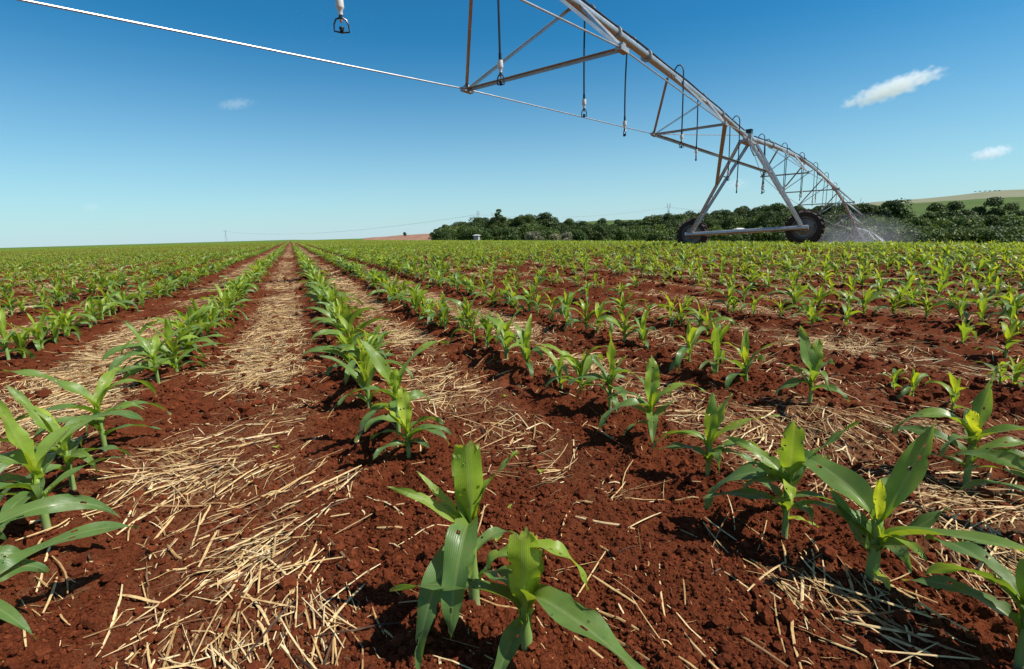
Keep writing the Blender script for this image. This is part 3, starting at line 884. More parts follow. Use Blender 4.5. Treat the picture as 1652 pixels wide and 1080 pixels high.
rows_sorted = {}
for i in ind:
    rows_sorted.setdefault(row_of(pl_s[i]), []).append(i)
hero_rows = {}
for hh in HERO:
    hero_rows[row_of(hh[0])] = hero_rows.get(row_of(hh[0]), 0) + 1
lab_of = {}
for rk, ids in rows_sorted.items():
    ids.sort(key=lambda i: pl_l[i])
    for j, i in enumerate(ids):
        sz = 'small' if pl_sc[i] < .75 else ('large' if pl_sc[i] > 1.08 else 'leafy')
        if rk is None:
            if pl_s[i] > 0:
                side = 'in the crowded plants at the right below the tower wheels' if az_[i] > 18 else 'in the close rows between the centre rows and the tower'
            else:
                side = 'in the far left rows near the photo edge' if az_[i] < -36 else 'in the close rows left of the straw lane, towards the horizon'
            lab_of[i] = 'young corn plant ' + side
        else:
            n_ = j + 1 + hero_rows.get(rk, 0)
            if n_ <= 12:
                lab_of[i] = '%s corn plant, %s from the camera in the %s' % (sz, ORD[n_], ROWTXT[rk])
            else:
                lab_of[i] = 'corn plant in the overlapping far stretch of the %s' % ROWTXT[rk]
N_PARTS = 95
for j, i in enumerate(ind):
    k = int(rng.integers(NP))
    rz, sc = rng.uniform(0, 6.283), float(pl_sc[i])
    loc = (float(px_[i]), float(py_[i]), float(pz_[i]) - .004)
    if j < N_PARTS:
        root = empty('corn_plant', loc, rz, sc)
        for nm, me in proto_mesh[k][0]:
            c = bpy.data.objects.new(nm, me)
            COL.objects.link(c)
            c.parent = root
    else:
        root = bpy.data.objects.new('corn_plant', proto_mesh[k][1])
        COL.objects.link(root)
        root.location, root.rotation_euler, root.scale = loc, (0, 0, rz), (sc,) * 3
    root.rotation_euler[0], root.rotation_euler[1] = rng.normal(0, .05), rng.normal(0, .05)
    tag(root, lab_of[i], 'corn plant', GROUP)

# the rest of the field: one object of many plants, simpler with distance
def lod_proto(seed, nseg, na, drop_, stem=True):
    lr = np.random.default_rng(seed)
    h, lv = random_spec(lr, 1.0)
    lv = lv[drop_:]
    if na == 1:
        lv = [(*a[:3], a[3] * .85, *a[4:]) for a in lv]
    pp = plant_parts(h, lv, nseg, na, seed)
    return merged(pp if stem else pp[1:])
lods = [[lod_proto(200 + k, 7, 2, 0) for k in range(8)], [lod_proto(300 + k, 4, 2, 1, False) for k in range(8)], [lod_proto(400 + k, 3, 1, 2, False) for k in range(6)]]
VV, FF, UU, TT, MI, base_i = [], [], [], [], [], 0
lev = np.where(pr_[rest] < 14, 0, np.where(pr_[rest] < 42, 1, 2))
for L_ in range(3):
    which = rest[lev == L_]
    kk = rng.integers(len(lods[L_]), size=len(which))
    for k, (V, Fq, uv, tn, mi) in enumerate(lods[L_]):
        idx = which[kk == k]
        n = len(idx)
        if not n:
            continue
        th, sc = rng.uniform(0, 6.283, n), pl_sc[idx]
        c_, s_ = np.cos(th) * sc, np.sin(th) * sc
        X = V[None, :, 0] * c_[:, None] - V[None, :, 1] * s_[:, None] + px_[idx][:, None]
        Y = V[None, :, 0] * s_[:, None] + V[None, :, 1] * c_[:, None] + py_[idx][:, None]
        Z = V[None, :, 2] * sc[:, None] + pz_[idx][:, None] - .004
        VV.append(np.stack([X, Y, Z], -1).reshape(-1, 3))
        FF.append((Fq[None] + (np.arange(n) * len(V))[:, None, None]).reshape(-1, 4) + base_i)
        UU.append(np.tile(uv, (n, 1)))
        TT.append(np.clip(np.tile(tn, n) + np.repeat(rng.normal(.02, .12, n), len(V)), 0, 1))
        MI.append(np.tile(mi, n))
        base_i += n * len(V)
rows_o = np_mesh('corn_rows', np.concatenate(VV), np.concatenate(FF), [M['leaf'], M['stem']], None, True, {'tint': np.concatenate(TT)}, np.concatenate(UU), np.concatenate(MI))
tag(rows_o, 'dense rows of young corn covering the field out to the horizon', 'corn rows', kind='stuff')

# ------------------------------------------------------------------ straw, soil crumbs, weeds, water drops
def scatter(n, r_lo, r_hi, power=1.0, half=54):
    """points with density falling with distance"""
    u = rng.random(n)
    r_ = r_lo * (r_hi / r_lo) ** (u ** power)
    a = np.radians(rng.uniform(-half, half, n))
    return r_ * np.sin(a), r_ * np.cos(a)
def straw_pieces(n_try, r_lo, r_hi, lmin, lmax, wmin, wmax, nseg=4, keep_min=.02, lift=1.0):
    x, y = scatter(n_try, r_lo, r_hi, .8)
    m_ = straw_mask(x, y)
    keep = rng.random(n_try) < np.maximum(m_, keep_min) * np.where(m_ > .3, 1, .8)
    x, y, m_ = x[keep], y[keep], m_[keep]
    n = len(x)
    clump = vnoise(x * 3.2, y * 3.2, 71) * 3.4 - .4 + rng.normal(0, .32, n)
    th = np.where(rng.random(n) < .34, rng.uniform(0, 6.283, n), clump)
    L = lmin * (lmax / lmin) ** (rng.random(n) ** 1.0)
    w = rng.uniform(wmin, wmax, n) * (.6 + .4 * np.minimum(1, L / .08))
    t = np.linspace(-.5, .5, nseg + 1)
    bend = rng.normal(0, .028, n) * L * (1 + 3 * (rng.random(n) < .12))
    dx, dy = np.cos(th), np.sin(th)
    cx = x[:, None] + dx[:, None] * t * L[:, None] - dy[:, None] * bend[:, None] * (4 * t * t)[None, :]
    cy = y[:, None] + dy[:, None] * t * L[:, None] + dx[:, None] * bend[:, None] * (4 * t * t)[None, :]
    gz_ = height(cx.ravel(), cy.ravel()).reshape(cx.shape)
    a, b = gz_[:, :1], gz_[:, -1:]
    lin = np.maximum(a + (b - a) * (t + .5)[None, :], np.minimum(gz_, gz_.mean(1, keepdims=True) + .004))
    top = np.maximum(lin, gz_ - .004)
    z = top + (np.abs(rng.normal(0, .007, n)) * (.3 + m_) * lift + .001)[:, None] + ((rng.random(n) < .13) * rng.uniform(-.2, .2, n) * L)[:, None] * t[None, :]
    prof = np.array([(1, .0), (.55, .75), (-.55, .75), (-1, .0)])
    w_t = w[:, None] * (1 - .35 * np.abs(2 * t) ** 3)[None, :]
    Vs = np.zeros((n, nseg + 1, 4, 3))
    flat = rng.uniform(.14, .6, n)
    tilt = rng.normal(0, .5, n)
    for k, (px, pz) in enumerate(prof):
        lx = px * np.cos(tilt) - pz * flat * np.sin(tilt)
        lz = px * np.sin(tilt) + pz * flat * np.cos(tilt)
        Vs[:, :, k, 0] = cx - dy[:, None] * lx[:, None] * w_t / 2
        Vs[:, :, k, 1] = cy + dx[:, None] * lx[:, None] * w_t / 2
        Vs[:, :, k, 2] = z + lz[:, None] * w_t / 2 + .0008
    per = (nseg + 1) * 4
    f = []
    for i in range(nseg):
        for k in range(4):
            a_, b_ = i * 4 + k, i * 4 + (k + 1) % 4
            f.append((a_, b_, b_ + 4, a_ + 4))
    f.append((3, 2, 1, 0))
    f.append((nseg * 4, nseg * 4 + 1, nseg * 4 + 2, nseg * 4 + 3))
    f = np.array(f)
    Fq = (f[None] + (np.arange(n) * per)[:, None, None]).reshape(-1, 4)
    tn = np.clip(rng.beta(2.6, 1.7, n) - (rng.random(n) < .12) * .5, 0, 1)
    return Vs.reshape(-1, 3), Fq, np.repeat(tn, per)
packs = [straw_pieces(33000, .45, 3.8, .012, .20, .0014, .0060, 4, .035),
         straw_pieces(9000, .45, 3.2, .004, .02, .001, .003, 2, .16),
         straw_pieces(110000, 2.6, 9, .02, .20, .0018, .0052, 3, .05, 1.3),
         straw_pieces(76000, 7.5, 34, .06, .30, .004, .012, 2, .03, 2.2)]
b, VV, FF, TT = 0, [], [], []
for V, Fq, tn in packs:
    VV.append(V); FF.append(Fq + b); TT.append(tn)
    b += len(V)
tag(np_mesh('straw', np.concatenate(VV), np.concatenate(FF), M['straw'], None, False, {'tint': np.concatenate(TT)}), 'pale broken straw lying in bands between the corn rows', 'straw', kind='stuff')

def ico(sub):
    t = (1 + 5 ** .5) / 2
    V = [(-1, t, 0), (1, t, 0), (-1, -t, 0), (1, -t, 0), (0, -1, t), (0, 1, t), (0, -1, -t), (0, 1, -t), (t, 0, -1), (t, 0, 1), (-t, 0, -1), (-t, 0, 1)]
    V = [np.array(v) / np.linalg.norm(v) for v in V]
    F = [(0, 11, 5), (0, 5, 1), (0, 1, 7), (0, 7, 10), (0, 10, 11), (1, 5, 9), (5, 11, 4), (11, 10, 2), (10, 7, 6), (7, 1, 8), (3, 9, 4), (3, 4, 2), (3, 2, 6), (3, 6, 8), (3, 8, 9), (4, 9, 5), (2, 4, 11), (6, 2, 10), (8, 6, 7), (9, 8, 1)]
    for _ in range(sub):
        c, F2 = {}, []
        def mid_(a, b):
            k = (min(a, b), max(a, b))
            if k not in c:
                v = V[a] + V[b]
                V.append(v / np.linalg.norm(v))
                c[k] = len(V) - 1
            return c[k]
        for a, b_, d in F:
            x, y, z = mid_(a, b_), mid_(b_, d), mid_(d, a)
            F2 += [(a, x, z), (b_, y, x), (d, z, y), (x, y, z)]
        F = F2
    return np.array(V), np.array(F)
def clods(n, r_lo, r_hi, smin, smax, sub, power=1.6):
    V0, F0 = ico(sub)
    x, y = scatter(n, r_lo, r_hi, .8)
    keep = rng.random(n) < .55 + .45 * np.clip(soil_rough(x, y) - .3, 0, 1)
    x, y = x[keep], y[keep]
    n = len(x)
    size = smin * (smax / smin) ** (rng.random(n) ** power)
    z = height(x, y) + size * rng.uniform(-.1, .5, n)
    k = 12
    lumps = []
    for i in range(k):
        d = np.ones(len(V0))
        for j in range(7):
            q = rng.normal(size=3); q /= np.linalg.norm(q)
            d = d + .22 * np.sign(rng.normal()) * np.maximum(0, V0 @ q - .25)
        d *= rng.uniform(.68, 1.25, len(V0))
        lumps.append(V0 * d[:, None] * rng.uniform(.7, 1.2, 3)[None])
    lumps = np.array(lumps)
    which = rng.integers(k, size=n)
    th = rng.uniform(0, 6.283, n)
    P = lumps[which] * size[:, None, None]
    X = P[:, :, 0] * np.cos(th)[:, None] - P[:, :, 1] * np.sin(th)[:, None] + x[:, None]
    Y = P[:, :, 0] * np.sin(th)[:, None] + P[:, :, 1] * np.cos(th)[:, None] + y[:, None]
    Z = P[:, :, 2] * .85 + z[:, None]
    Fq = (F0[None] + (np.arange(n) * len(V0))[:, None, None]).reshape(-1, 3)
    return np.stack([X, Y, Z], -1).reshape(-1, 3), Fq, np.repeat(rng.random(n), len(V0))
packs = [clods(70000, .45, 2.8, .0014, .0055, 0, 1.1), clods(16000, .5, 3.2, .003, .009, 0, 1.2), clods(9000, .5, 4.5, .003, .016, 1, 2.6), clods(14000, 2.2, 9, .005, .028, 1, 2.6), clods(9000, 7, 26, .012, .045, 0, 2.0)]
b, VV, FF, TT = 0, [], [], []
for V, Fq, tn in packs:
    VV.append(V); FF.append(Fq + b); TT.append(tn)
    b += len(V)
tag(np_mesh('soil_crumbs', np.concatenate(VV), np.concatenate(FF), M['clod'], None, False, {'tint': np.concatenate(TT)}), 'loose red soil crumbs and clods scattered over the field', 'soil', kind='stuff')

# water drops lying on the nearest leaves
m, nt, out = new_mat('water')
p = N(nt, 'ShaderNodeBsdfPrincipled', Roughness=.02, IOR=1.33)
p.inputs['Transmission Weight'].default_value = 1.0
p.inputs['Base Color'].default_value = (1, 1, 1, 1)
nt.links.new(p.outputs[0], out.inputs[0])
M['water'] = m
V0, F0 = ico(1)
VV, FF, b = [], [], 0
for V, Fq in drops_src:
    for _ in range(11):
        q = Fq[rng.integers(len(Fq))]
        a = rng.random(2)
        c = V[q[0]] * (1 - a[0]) * (1 - a[1]) + V[q[1]] * a[0] * (1 - a[1]) + V[q[2]] * a[0] * a[1] + V[q[3]] * (1 - a[0]) * a[1]
        nn = np.cross(V[q[1]] - V[q[0]], V[q[3]] - V[q[0]])
        nn /= np.linalg.norm(nn) + 1e-9
        if nn[2] < 0:
            nn = -nn
        r_ = .0007 + .0017 * rng.random() ** 2.5
        P = V0 * r_
        P = P - np.outer(P @ nn, nn) * .4
        VV.append(P + c + nn * r_ * .4)
        FF.append(F0 + b)
        b += len(V0)
tag(np_mesh('water_drops', np.concatenate(VV), np.concatenate(FF), M['water']), 'clear water drops beaded on the nearest corn leaves', 'water drops', kind='stuff')

# a few sprouting weeds
for k, (s, l) in enumerate([(.62, 1.28), (-.12, 1.85), (.78, 1.95), (.46, 1.15), (1.52, 1.55), (.36, .98)]):
    x, y = xy(s, l)
    z = float(height(np.array([x]), np.array([y]))[0])
    pp = [('leaf', leaf_geo((0, 0, .004), az, .018, .010, 40, 0, 1, 0, 0, .4, .02, .96, .8, 5, 2, k * 5 + j)) for j, az in enumerate((20 + 50 * k, 140 + 50 * k, 260 + 50 * k))]
    pp.insert(0, ('stem', stem_geo(.006, .0012, 6, seed=k, nring=3)))
    V, Fq, uv, tn, mi = merged(pp)
    o = np_mesh('weed_seedling', V, Fq, [M['leaf'], M['stem']], None, True, {'tint': tn}, uv, mi)
    o.location = (x, y, z)
    tag(o, 'tiny green weed seedling sprouting from bare soil between the corn rows', 'weed', 'weed seedlings')

# ------------------------------------------------------------------ centre pivot irrigator
UU_ = Vector((.6180, .7862, 0))
LAT = Vector((.7862, -.6180, 0))
ZZ = Vector((0, 0, 1))
T1 = Vector((9.047, 20.053, 3.94))
pivot = empty('irrigation_pivot', (T1.x, T1.y, 0))
tag(pivot, 'long galvanised steel irrigation machine on wheeled towers crossing the corn field', 'irrigation machine')
PO = Vector((T1.x, T1.y, 0))
L1_, L2_ = 40.0, 38.0
def P1(t):       # t metres back from the first tower towards the camera
    return T1 - UU_ * t + ZZ * (.0961 * t - .0024 * t * t)
a2 = R(1.2)
U2 = Vector((UU_.x * math.cos(a2) + UU_.y * math.sin(a2), -UU_.x * math.sin(a2) + UU_.y * math.cos(a2), 0))
LAT2 = Vector((U2.y, -U2.x, 0))
def P2(t):
    return T1 + U2 * t + ZZ * (.055 * t - .0040 * t * t)
T2 = P2(L2_)
a3 = R(2.0)
U3 = Vector((U2.x * math.cos(a3) + U2.y * math.sin(a3), -U2.x * math.sin(a3) + U2.y * math.cos(a3), 0))
LAT3 = Vector((U3.y, -U3.x, 0))
def P3(t):
    return T2 + U3 * t + ZZ * (-.03 * t - .0020 * t * t)
def loc(p_):
    return p_ - PO
def mpart(mb, name, mat, parent=pivot, smooth=False):
    mb.v = [Vector(p_) - PO for p_ in mb.v]
    return mb.build(name, mat, parent, smooth)
def span(P, lat, L, nodes, hoses, t_from=0.0):
    pts = [P(t) for t in np.linspace(t_from, L, 41)]
    pipe = mpart(MB().tube(pts, .084, 14), 'pipe', M['steel'], smooth=True)
    fl = MB()
    for t, _, _ in nodes:
        for d in (-2.9, 2.9):
            q = P(t + d)
            ax = (P(t + d + .1) - q).normalized()
            fl.lathe(q - ax * .03, ax, [(.085, 0), (.135, 0), (.135, .06), (.085, .06)], 14)
    mpart(fl, 'pipe_flange', M['steel_dull'], pipe, True)
    cb = MB()
    cb.tube([P(t) + ZZ * (.118 + .012 * math.sin(t * 2.1)) + lat * .03 for t in np.linspace(t_from + .3, L - .3, 60)], .022, 6)
    mpart(cb, 'power_cable', M['hose'], pipe, True)
    for sgn in (-1, 1):
        pp = [P(t_from + .25) + lat * sgn * .14]
        for t, w, d in nodes:
            pp.append(P(t) - ZZ * d + lat * sgn * w)
        pp.append(P(L - .25) + lat * sgn * .14)
        for i in range(len(pp) - 1):
            mpart(MB().tube([pp[i], pp[i + 1]], .0125, 8), 'truss_rod', M['steel'], smooth=True)
    for t, w, d in nodes:
        a, b_ = P(t) - ZZ * d - lat * w, P(t) - ZZ * d + lat * w
        mpart(MB().angle_iron(a, b_, .06), 'cross_brace', M['steel_dull'])
        ax = (P(t + .1) - P(t)).normalized()
        for sgn in (-1, 1):
            q = P(t) - ZZ * d + lat * sgn * w
            mpart(MB().box(q - ZZ * .015, .26, .10, .07, (ax, lat, ZZ)).box(q + ZZ * .03, .10, .07, .08, (ax, lat, ZZ)), 'node_bracket', M['steel_dull'])
            for dt in (-1.28, 1.33):
                top_ = P(t + dt) + lat * sgn * .10 - ZZ * .05
                mpart(MB().angle_iron(q, top_, .052), 'strut', M['steel'])
    for t, sgn, zb in hoses:
        q = P(t)
        off = lat * sgn
        o = q + ZZ * .08
        arc = [o, o + ZZ * .10 + off * .02, o + ZZ * .17 + off * .08, o + ZZ * .17 + off * .16, o + ZZ * .10 + off * .22]
        sway = Vector((rng.normal(0, .012), rng.normal(0, .012), 0))
        bottom = Vector((o.x, o.y, 0)) + off * .24 + ZZ * (zb + .36)
        st_ = o + off * .24
        line = [st_.lerp(bottom + sway * 2, f) + sway * math.sin(f * 3.1) for f in np.linspace(0, 1, 9)]
        hb = MB().tube(arc + line, .017, 8)
        hose = mpart(hb, 'drop_hose', M['hose'], smooth=True)
        e = line[-1]
        mpart(MB().lathe(e, -ZZ, [(.012, -.09), (.022, -.08), (.024, 0), (.022, .02)], 10), 'hose_clamp', M['black_plastic'], hose, True)
        mpart(MB().lathe(e - ZZ * .02, -ZZ, [(.018, 0), (.040, .004), (.043, .09), (.038, .105), (.026, .12), (.024, .165), (.012, .17)], 14), 'weight', M['white_plastic'], hose, True)
        h = e - ZZ * .18
        fr = MB().lathe(h, -ZZ, [(.017, 0), (.019, .02), (.013, .055), (.0, .056)], 10)
        tw = .3 if abs(t - 17.75) < .01 else rng.uniform(0, 3.14)
        s1 = Vector((math.cos(tw), math.sin(tw), 0))
        kr = 1.0 if abs(t - 17.75) < .01 else .68
        for g in (-1, 1):
            fr.tube([h - ZZ * .03 + s1 * .012 * g, h - ZZ * .05 + s1 * .052 * g * kr, h - ZZ * .10 + s1 * .074 * g * kr, h - ZZ * .165 + s1 * .076 * g * kr, h - ZZ * .175 + s1 * .0 * g], .0095, 6)
        fr.lathe(h - ZZ * .118, -ZZ, [(.0, 0), (.024, .003), (.028, .018), (.018, .046), (.0, .056)], 10)
        mpart(fr, 'sprinkler_head', M['black_plastic'], hose, True)
        mpart(MB().lathe(h - ZZ * .05, -ZZ, [(.014, 0), (.015, .014), (.006, .03), (.0, .031)], 8), 'nozzle', M['orange'], hose, True)
def node_row(L, first=None):
    n = [(t, .99 + .58 * math.sin(math.pi * (t - 6.44) / (L - 12.88)) ** .6 if 6.5 < t < L - 6.5 else .99, 1.04 + .42 * math.sin(math.pi * (t - 6.44) / (L - 12.88)) ** .6 if 6.5 < t < L - 6.5 else 1.04) for t in np.linspace(6.44, L - 6.44, 5)]
    return n
nodes1 = [(6.44, .993, 1.043), (13.79, 1.571, 1.454), (21.0, 1.7, 1.94), (27.2, 1.57, 1.45), (33.6, .99, 1.04)]
hoses1 = [(2.18, 1, 1.85), (1.56, -1, 2.35), (5.02, -1, 2.72), (7.6, 1, 2.76), (9.85, -1, 2.84), (11.75, -1, 2.97), (15.05, 1, 2.84), (17.75, 1, 2.84)] + [(t, (-1) ** i, 3.0 - .01 * t) for i, t in enumerate(np.arange(20.2, 39, 2.35))]
span(P1, LAT, L1_, nodes1, hoses1, .4)
nodes2 = [(a, b_, c_) for a, b_, c_ in node_row(L2_)]
hoses2 = []
for i, t in enumerate(np.arange(1.4, L2_ - 1, 2.0)):
    hoses2.append((t, (-1) ** i, P2(t).z - 2.0))
span(P2, LAT2, L2_, nodes2, hoses2, .4)
L3_ = 38.0
span(P3, LAT3, L3_, node_row(L3_), [(t, (-1) ** i, P3(t).z - 2.0) for i, t in enumerate(np.arange(1.4, 36, 2.6))], .4)

def wheel(c, axis, rolldir):
    """c: hub centre; axis: wheel axle direction (unit, outward)"""
    w = empty('wheel')
    w.parent = pivot
    Rr, wid = .55, .30
    prof = [(.33, -.125), (.37, -.14), (.44, -.152), (.485, -.145), (.51, -.11), (.522, 0), (.51, .11), (.485, .145), (.44, .152), (.37, .14), (.33, .125), (.315, .10), (.315, -.10), (.33, -.125)]
    tb = MB().lathe(c, axis, prof, 40)
    up_ = Vector((0, 0, 1))
    X = rolldir.normalized()
    nl = 18
    for k in range(nl * 2):
        side = 1 if k % 2 else -1
        th = 2 * math.pi * (k + rng.uniform(-.15, .15)) / (nl * 2)
        def pt(th_, r_, a_):
            return c + (X * math.cos(th_) + up_ * math.sin(th_)) * r_ + axis * a_
        r_in, r_out = .49, .562
        dth = .17
        hw = .044
        ring0 = [pt(th - hw, r_in, side * .005), pt(th + hw, r_in, side * .005), pt(th + hw * .7, r_out, side * .008), pt(th - hw * .7, r_out, side * .008)]
        ring1 = [pt(th + dth - hw, r_in - .01, side * .13), pt(th + dth + hw, r_in - .01, side * .13), pt(th + dth + hw * .7, r_out - .008, side * .135), pt(th + dth - hw * .7, r_out - .008, side * .135)]
        ring2 = [pt(th + dth + .02 - hw, .45, side * .150), pt(th + dth + .02 + hw, .45, side * .150), pt(th + dth + .02 + hw * .7, .49, side * .168), pt(th + dth + .02 - hw * .7, .49, side * .168)]
        tb.quadgrid([ring0, ring1, ring2])
    tb.v = [c + (Vector(q) - c) * 1.17 for q in tb.v]
    mpart(tb, 'tyre', M['tyre'], w, True)
    rb = MB().lathe(c, axis, [(.345, -.13), (.33, -.135), (.325, -.12), (.30, -.09), (.285, -.04), (.27, -.035), (.20, -.05), (.13, -.07), (.09, -.075), (.085, -.13), (.0, -.135)], 32)
    rb.lathe(c, axis, [(.345, .13), (.33, .135), (.325, .12), (.30, .09), (.285, -.03), (.20, -.04), (.0, -.05)], 32)
    for k in range(8):
        th = 2 * math.pi * k / 8
        rb.lathe(c + (X * math.cos(th) + up_ * math.sin(th)) * .15 - axis * .058, -axis, [(.016, 0), (.016, .025), (.0, .027)], 6)
    rb.v = [c + (Vector(q) - c) * 1.17 for q in rb.v]
    mpart(rb, 'rim', M['rim'], w, True)
    return w
def tower(T, u, lat, gz_, lean_braces=None, first=False):
    half = 2.05
    hubz = gz_ + .57
    bl, br = T - lat * (half + .18), T + lat * (half + .18)
    bl = Vector((bl.x, bl.y, hubz - .07)) - u * .02
    br = Vector((br.x, br.y, hubz + .10)) - u * .02
    mpart(MB().tube([bl, br], .085, 14), 'base_beam', M['steel'], smooth=True)
    for sgn in (-1, 1):
        q = T + lat * sgn * half
        hub = Vector((q.x, q.y, hubz + .08 * sgn)) + u * .38
        wheel(hub, u, lat)
        gb = MB().box(hub - u * .22, .20, .26, .22, (lat, u, ZZ)).tube([hub - u * .36, hub - u * .02], .05, 10)
        mpart(gb, 'gearbox', M['rim'])
        foot = Vector((q.x, q.y, hubz + .07 + .08 * sgn)) - lat * sgn * .05
        tops = (T + u * .55 + lat * sgn * .12 - ZZ * .10, T - u * .55 + lat * sgn * .12 - ZZ * .10)
        fts = (foot + u * .07, foot - u * .07)
        for a, b_ in zip(tops, fts):
            mpart(MB().angle_iron(a, b_, .10, up=tuple(u)).bar(a, b_, .07, .05, up=tuple(u)), 'leg', M['steel'])
        for f in (.36, .58, .78):
            mpart(MB().bar(tops[0].lerp(fts[0], f), tops[1].lerp(fts[1], f), .04, .04), 'rung', M['steel_dull'])
    mpart(MB().box(T - ZZ * .14, .34, 1.3, .08, (lat, u, ZZ)).box(T - u * .1 + ZZ * .02, .30, .16, .26, (lat, u, ZZ)), 'tower_head', M['steel_dull'])
    mpart(MB().box(T + ZZ * .20 + u * .1, .20, .24, .22, (lat, u, ZZ)).box(T + ZZ * .322 + u * .1, .23, .27, .024, (lat, u, ZZ)), 'control_box', M['black_plastic'])
    mpart(MB().tube([T - ZZ * .15 - u * .3 + lat * .1, T - ZZ * .42 - u * .15 + lat * .16, T - ZZ * .62 + lat * .22 + u * .05, T - ZZ * .60 + lat * .3 + u * .3, T - ZZ * .30 + lat * .26 + u * .5], .016, 6), 'cable_loop', M['hose'], smooth=True)
    return tops
gz1 = float(macro(np.array([T1.x]), np.array([T1.y]))[0])
tower(T1, UU_, LAT, gz1)
# braces from the last truss node of the first span to the tower legs
n2, m2 = P1(6.44) - ZZ * 1.043 - LAT * .993, P1(6.44) - ZZ * 1.043 + LAT * .993
leg_r = (T1 + LAT * .12 - ZZ * .10 - UU_ * .55).lerp(Vector((T1.x, T1.y, gz1 + .6)) + LAT * 2.0 - UU_ * .07, .36)
leg_l = (T1 - LAT * .12 - ZZ * .10 - UU_ * .55).lerp(Vector((T1.x, T1.y, gz1 + .6)) - LAT * 2.0 - UU_ * .07, .45)
mpart(MB().angle_iron(n2, leg_r, .075), 'leg_brace', M['steel_dull'])
mpart(MB().bar(m2 + ZZ * .02, leg_l, .11, .07), 'leg_brace', M['steel_dull'])
gz2 = float(macro(np.array([T2.x]), np.array([T2.y]))[0])
tower(T2, U2, LAT2, min(gz2, T2.z - 3.6))
T0 = P1(L1_)
tower(T0, UU_, LAT, float(macro(np.array([T0.x]), np.array([T0.y]))[0]))
T3 = P3(L3_)
tower(T3, U3, LAT3, T3.z - 3.7)

# spray thrown by the nearest sprinkler, and mist hanging at the far spans
h0 = P1(17.75) + LAT * .24
h0 = Vector((h0.x, h0.y, 2.89))
V0, F0 = ico(0)
VV, FF, b = [], [], 0
for i in range(420):
    a, d = rng.uniform(0, 6.283), .06 + 1.5 * rng.random() ** 1.6
    q = np.array(h0) + np.array([math.cos(a) * d, math.sin(a) * d, .05 * rng.normal() + .05 * d - .16 * d * d])
    r_ = rng.uniform(.0008, .0022)
    P = V0 * r_
    st = np.array([math.cos(a), math.sin(a), .05 - .3 * d])
    P = P + np.outer(P @ st, st) * rng.uniform(0, 4) * (d < .6)
    VV.append(P + q)
    FF.append(F0 + b)
    b += len(V0)
tag(np_mesh('water_spray', np.concatenate(VV), np.concatenate(FF), M['water']), 'fine drops thrown out by the nearest hanging sprinkler', 'water spray', kind='stuff')

def vol_mat(name, density, color, scale, lo_, hi_, aniso=.3, soft=.5, detail=5, sx=(1, 1, 1)):
    """cloudy volume inside an ellipsoid: noise eaten away towards the rim"""
    m, nt, out = new_mat(name)
    tc = nt.nodes.new('ShaderNodeTexCoord')
    mp = nt.nodes.new('ShaderNodeMapping')
    mp.inputs['Scale'].default_value = sx
    nt.links.new(tc.outputs['Object'], mp.inputs[0])
    oi = nt.nodes.new('ShaderNodeObjectInfo')
    ad = nt.nodes.new('ShaderNodeVectorMath')
    sc = nt.nodes.new('ShaderNodeVectorMath')
    sc.operation = 'SCALE'
    sc.inputs[0].default_value = (37, 11, 23)
    nt.links.new(oi.outputs['Random'], sc.inputs['Scale'])
    nt.links.new(mp.outputs[0], ad.inputs[0])
    nt.links.new(sc.outputs[0], ad.inputs[1])
    nz = N(nt, 'ShaderNodeTexNoise', Scale=scale, Detail=detail, Roughness=.62)
    nt.links.new(ad.outputs[0], nz.inputs['Vector'])
    ln = nt.nodes.new('ShaderNodeVectorMath')
    ln.operation = 'LENGTH'
    nt.links.new(tc.outputs['Object'], ln.inputs[0])
    edge = mth(nt, 'MULTIPLY', mth(nt, 'POWER', ln.outputs['Value'], 1.5), soft)
    mr = nt.nodes.new('ShaderNodeMapRange')
    mr.inputs[1].default_value, mr.inputs[2].default_value = lo_, hi_
    nt.links.new(mth(nt, 'SUBTRACT', nz.outputs[0], edge), mr.inputs[0])
    pv = N(nt, 'ShaderNodeVolumePrincipled', Anisotropy=aniso)
    pv.inputs['Color'].default_value = (*color, 1)
    nt.links.new(mth(nt, 'MULTIPLY', mr.outputs[0], density), pv.inputs['Density'])
    nt.links.new(pv.outputs[0], out.inputs['Volume'])
    return m
V1, F1 = ico(3)
mist = np_mesh('water_mist', V1, F1, vol_mat('mist', .022, (.96, .97, 1.0), 2.2, .0, .45, .4, .5), None, True)
mc = P2(34) + LAT2 * .5
mist.location = (mc.x, mc.y, T2.z - 1.4)
mist.scale = (5.0, 12.0, 2.9)
mist.rotation_euler = (0, R(0), -math.atan2(U2.x, U2.y))
tag(mist, 'pale water mist drifting below the far span of the irrigation machine', 'mist', kind='stuff')

# ------------------------------------------------------------------ clouds
M['cloud'] = vol_mat('cloud', .013, (1, 1, 1), 1.9, .20, .50, .1, .42, 8, (3.4, 1.6, 1.0))
M['wisp'] = vol_mat('thin_cloud', .0032, (1, 1, 1), 1.9, .20, .55, .1, .42, 7, (3.2, 1.6, 1.0))
def cloud(px, y, wpx, hpx, tilt, depth, mat, label):
    c = Vector((0, 0, CAM_H)) + (fw + cr * ((px - 826) / F_PX) - cu * ((y - 540) / F_PX)) * depth
    o = np_mesh('cloud', V1, F1, mat, None, True)
    sx, sz = wpx / 2 / F_PX * depth, hpx / 2 / F_PX * depth
    o.scale = (sx, sx * .5, sz)
    d = Vector((c.x, c.y, 0)).normalized()
    o.rotation_euler = Matrix.Rotation(math.atan2(d.y, d.x) - math.pi / 2, 3, 'Z').to_euler()
    o.rotation_euler = (Matrix.Rotation(math.atan2(d.y, d.x) - math.pi / 2, 3, 'Z') @ Matrix.Rotation(-R(tilt), 3, 'Y')).to_euler()
    o.location = c
    tag(o, label, 'cloud', 'small clouds', 'structure')
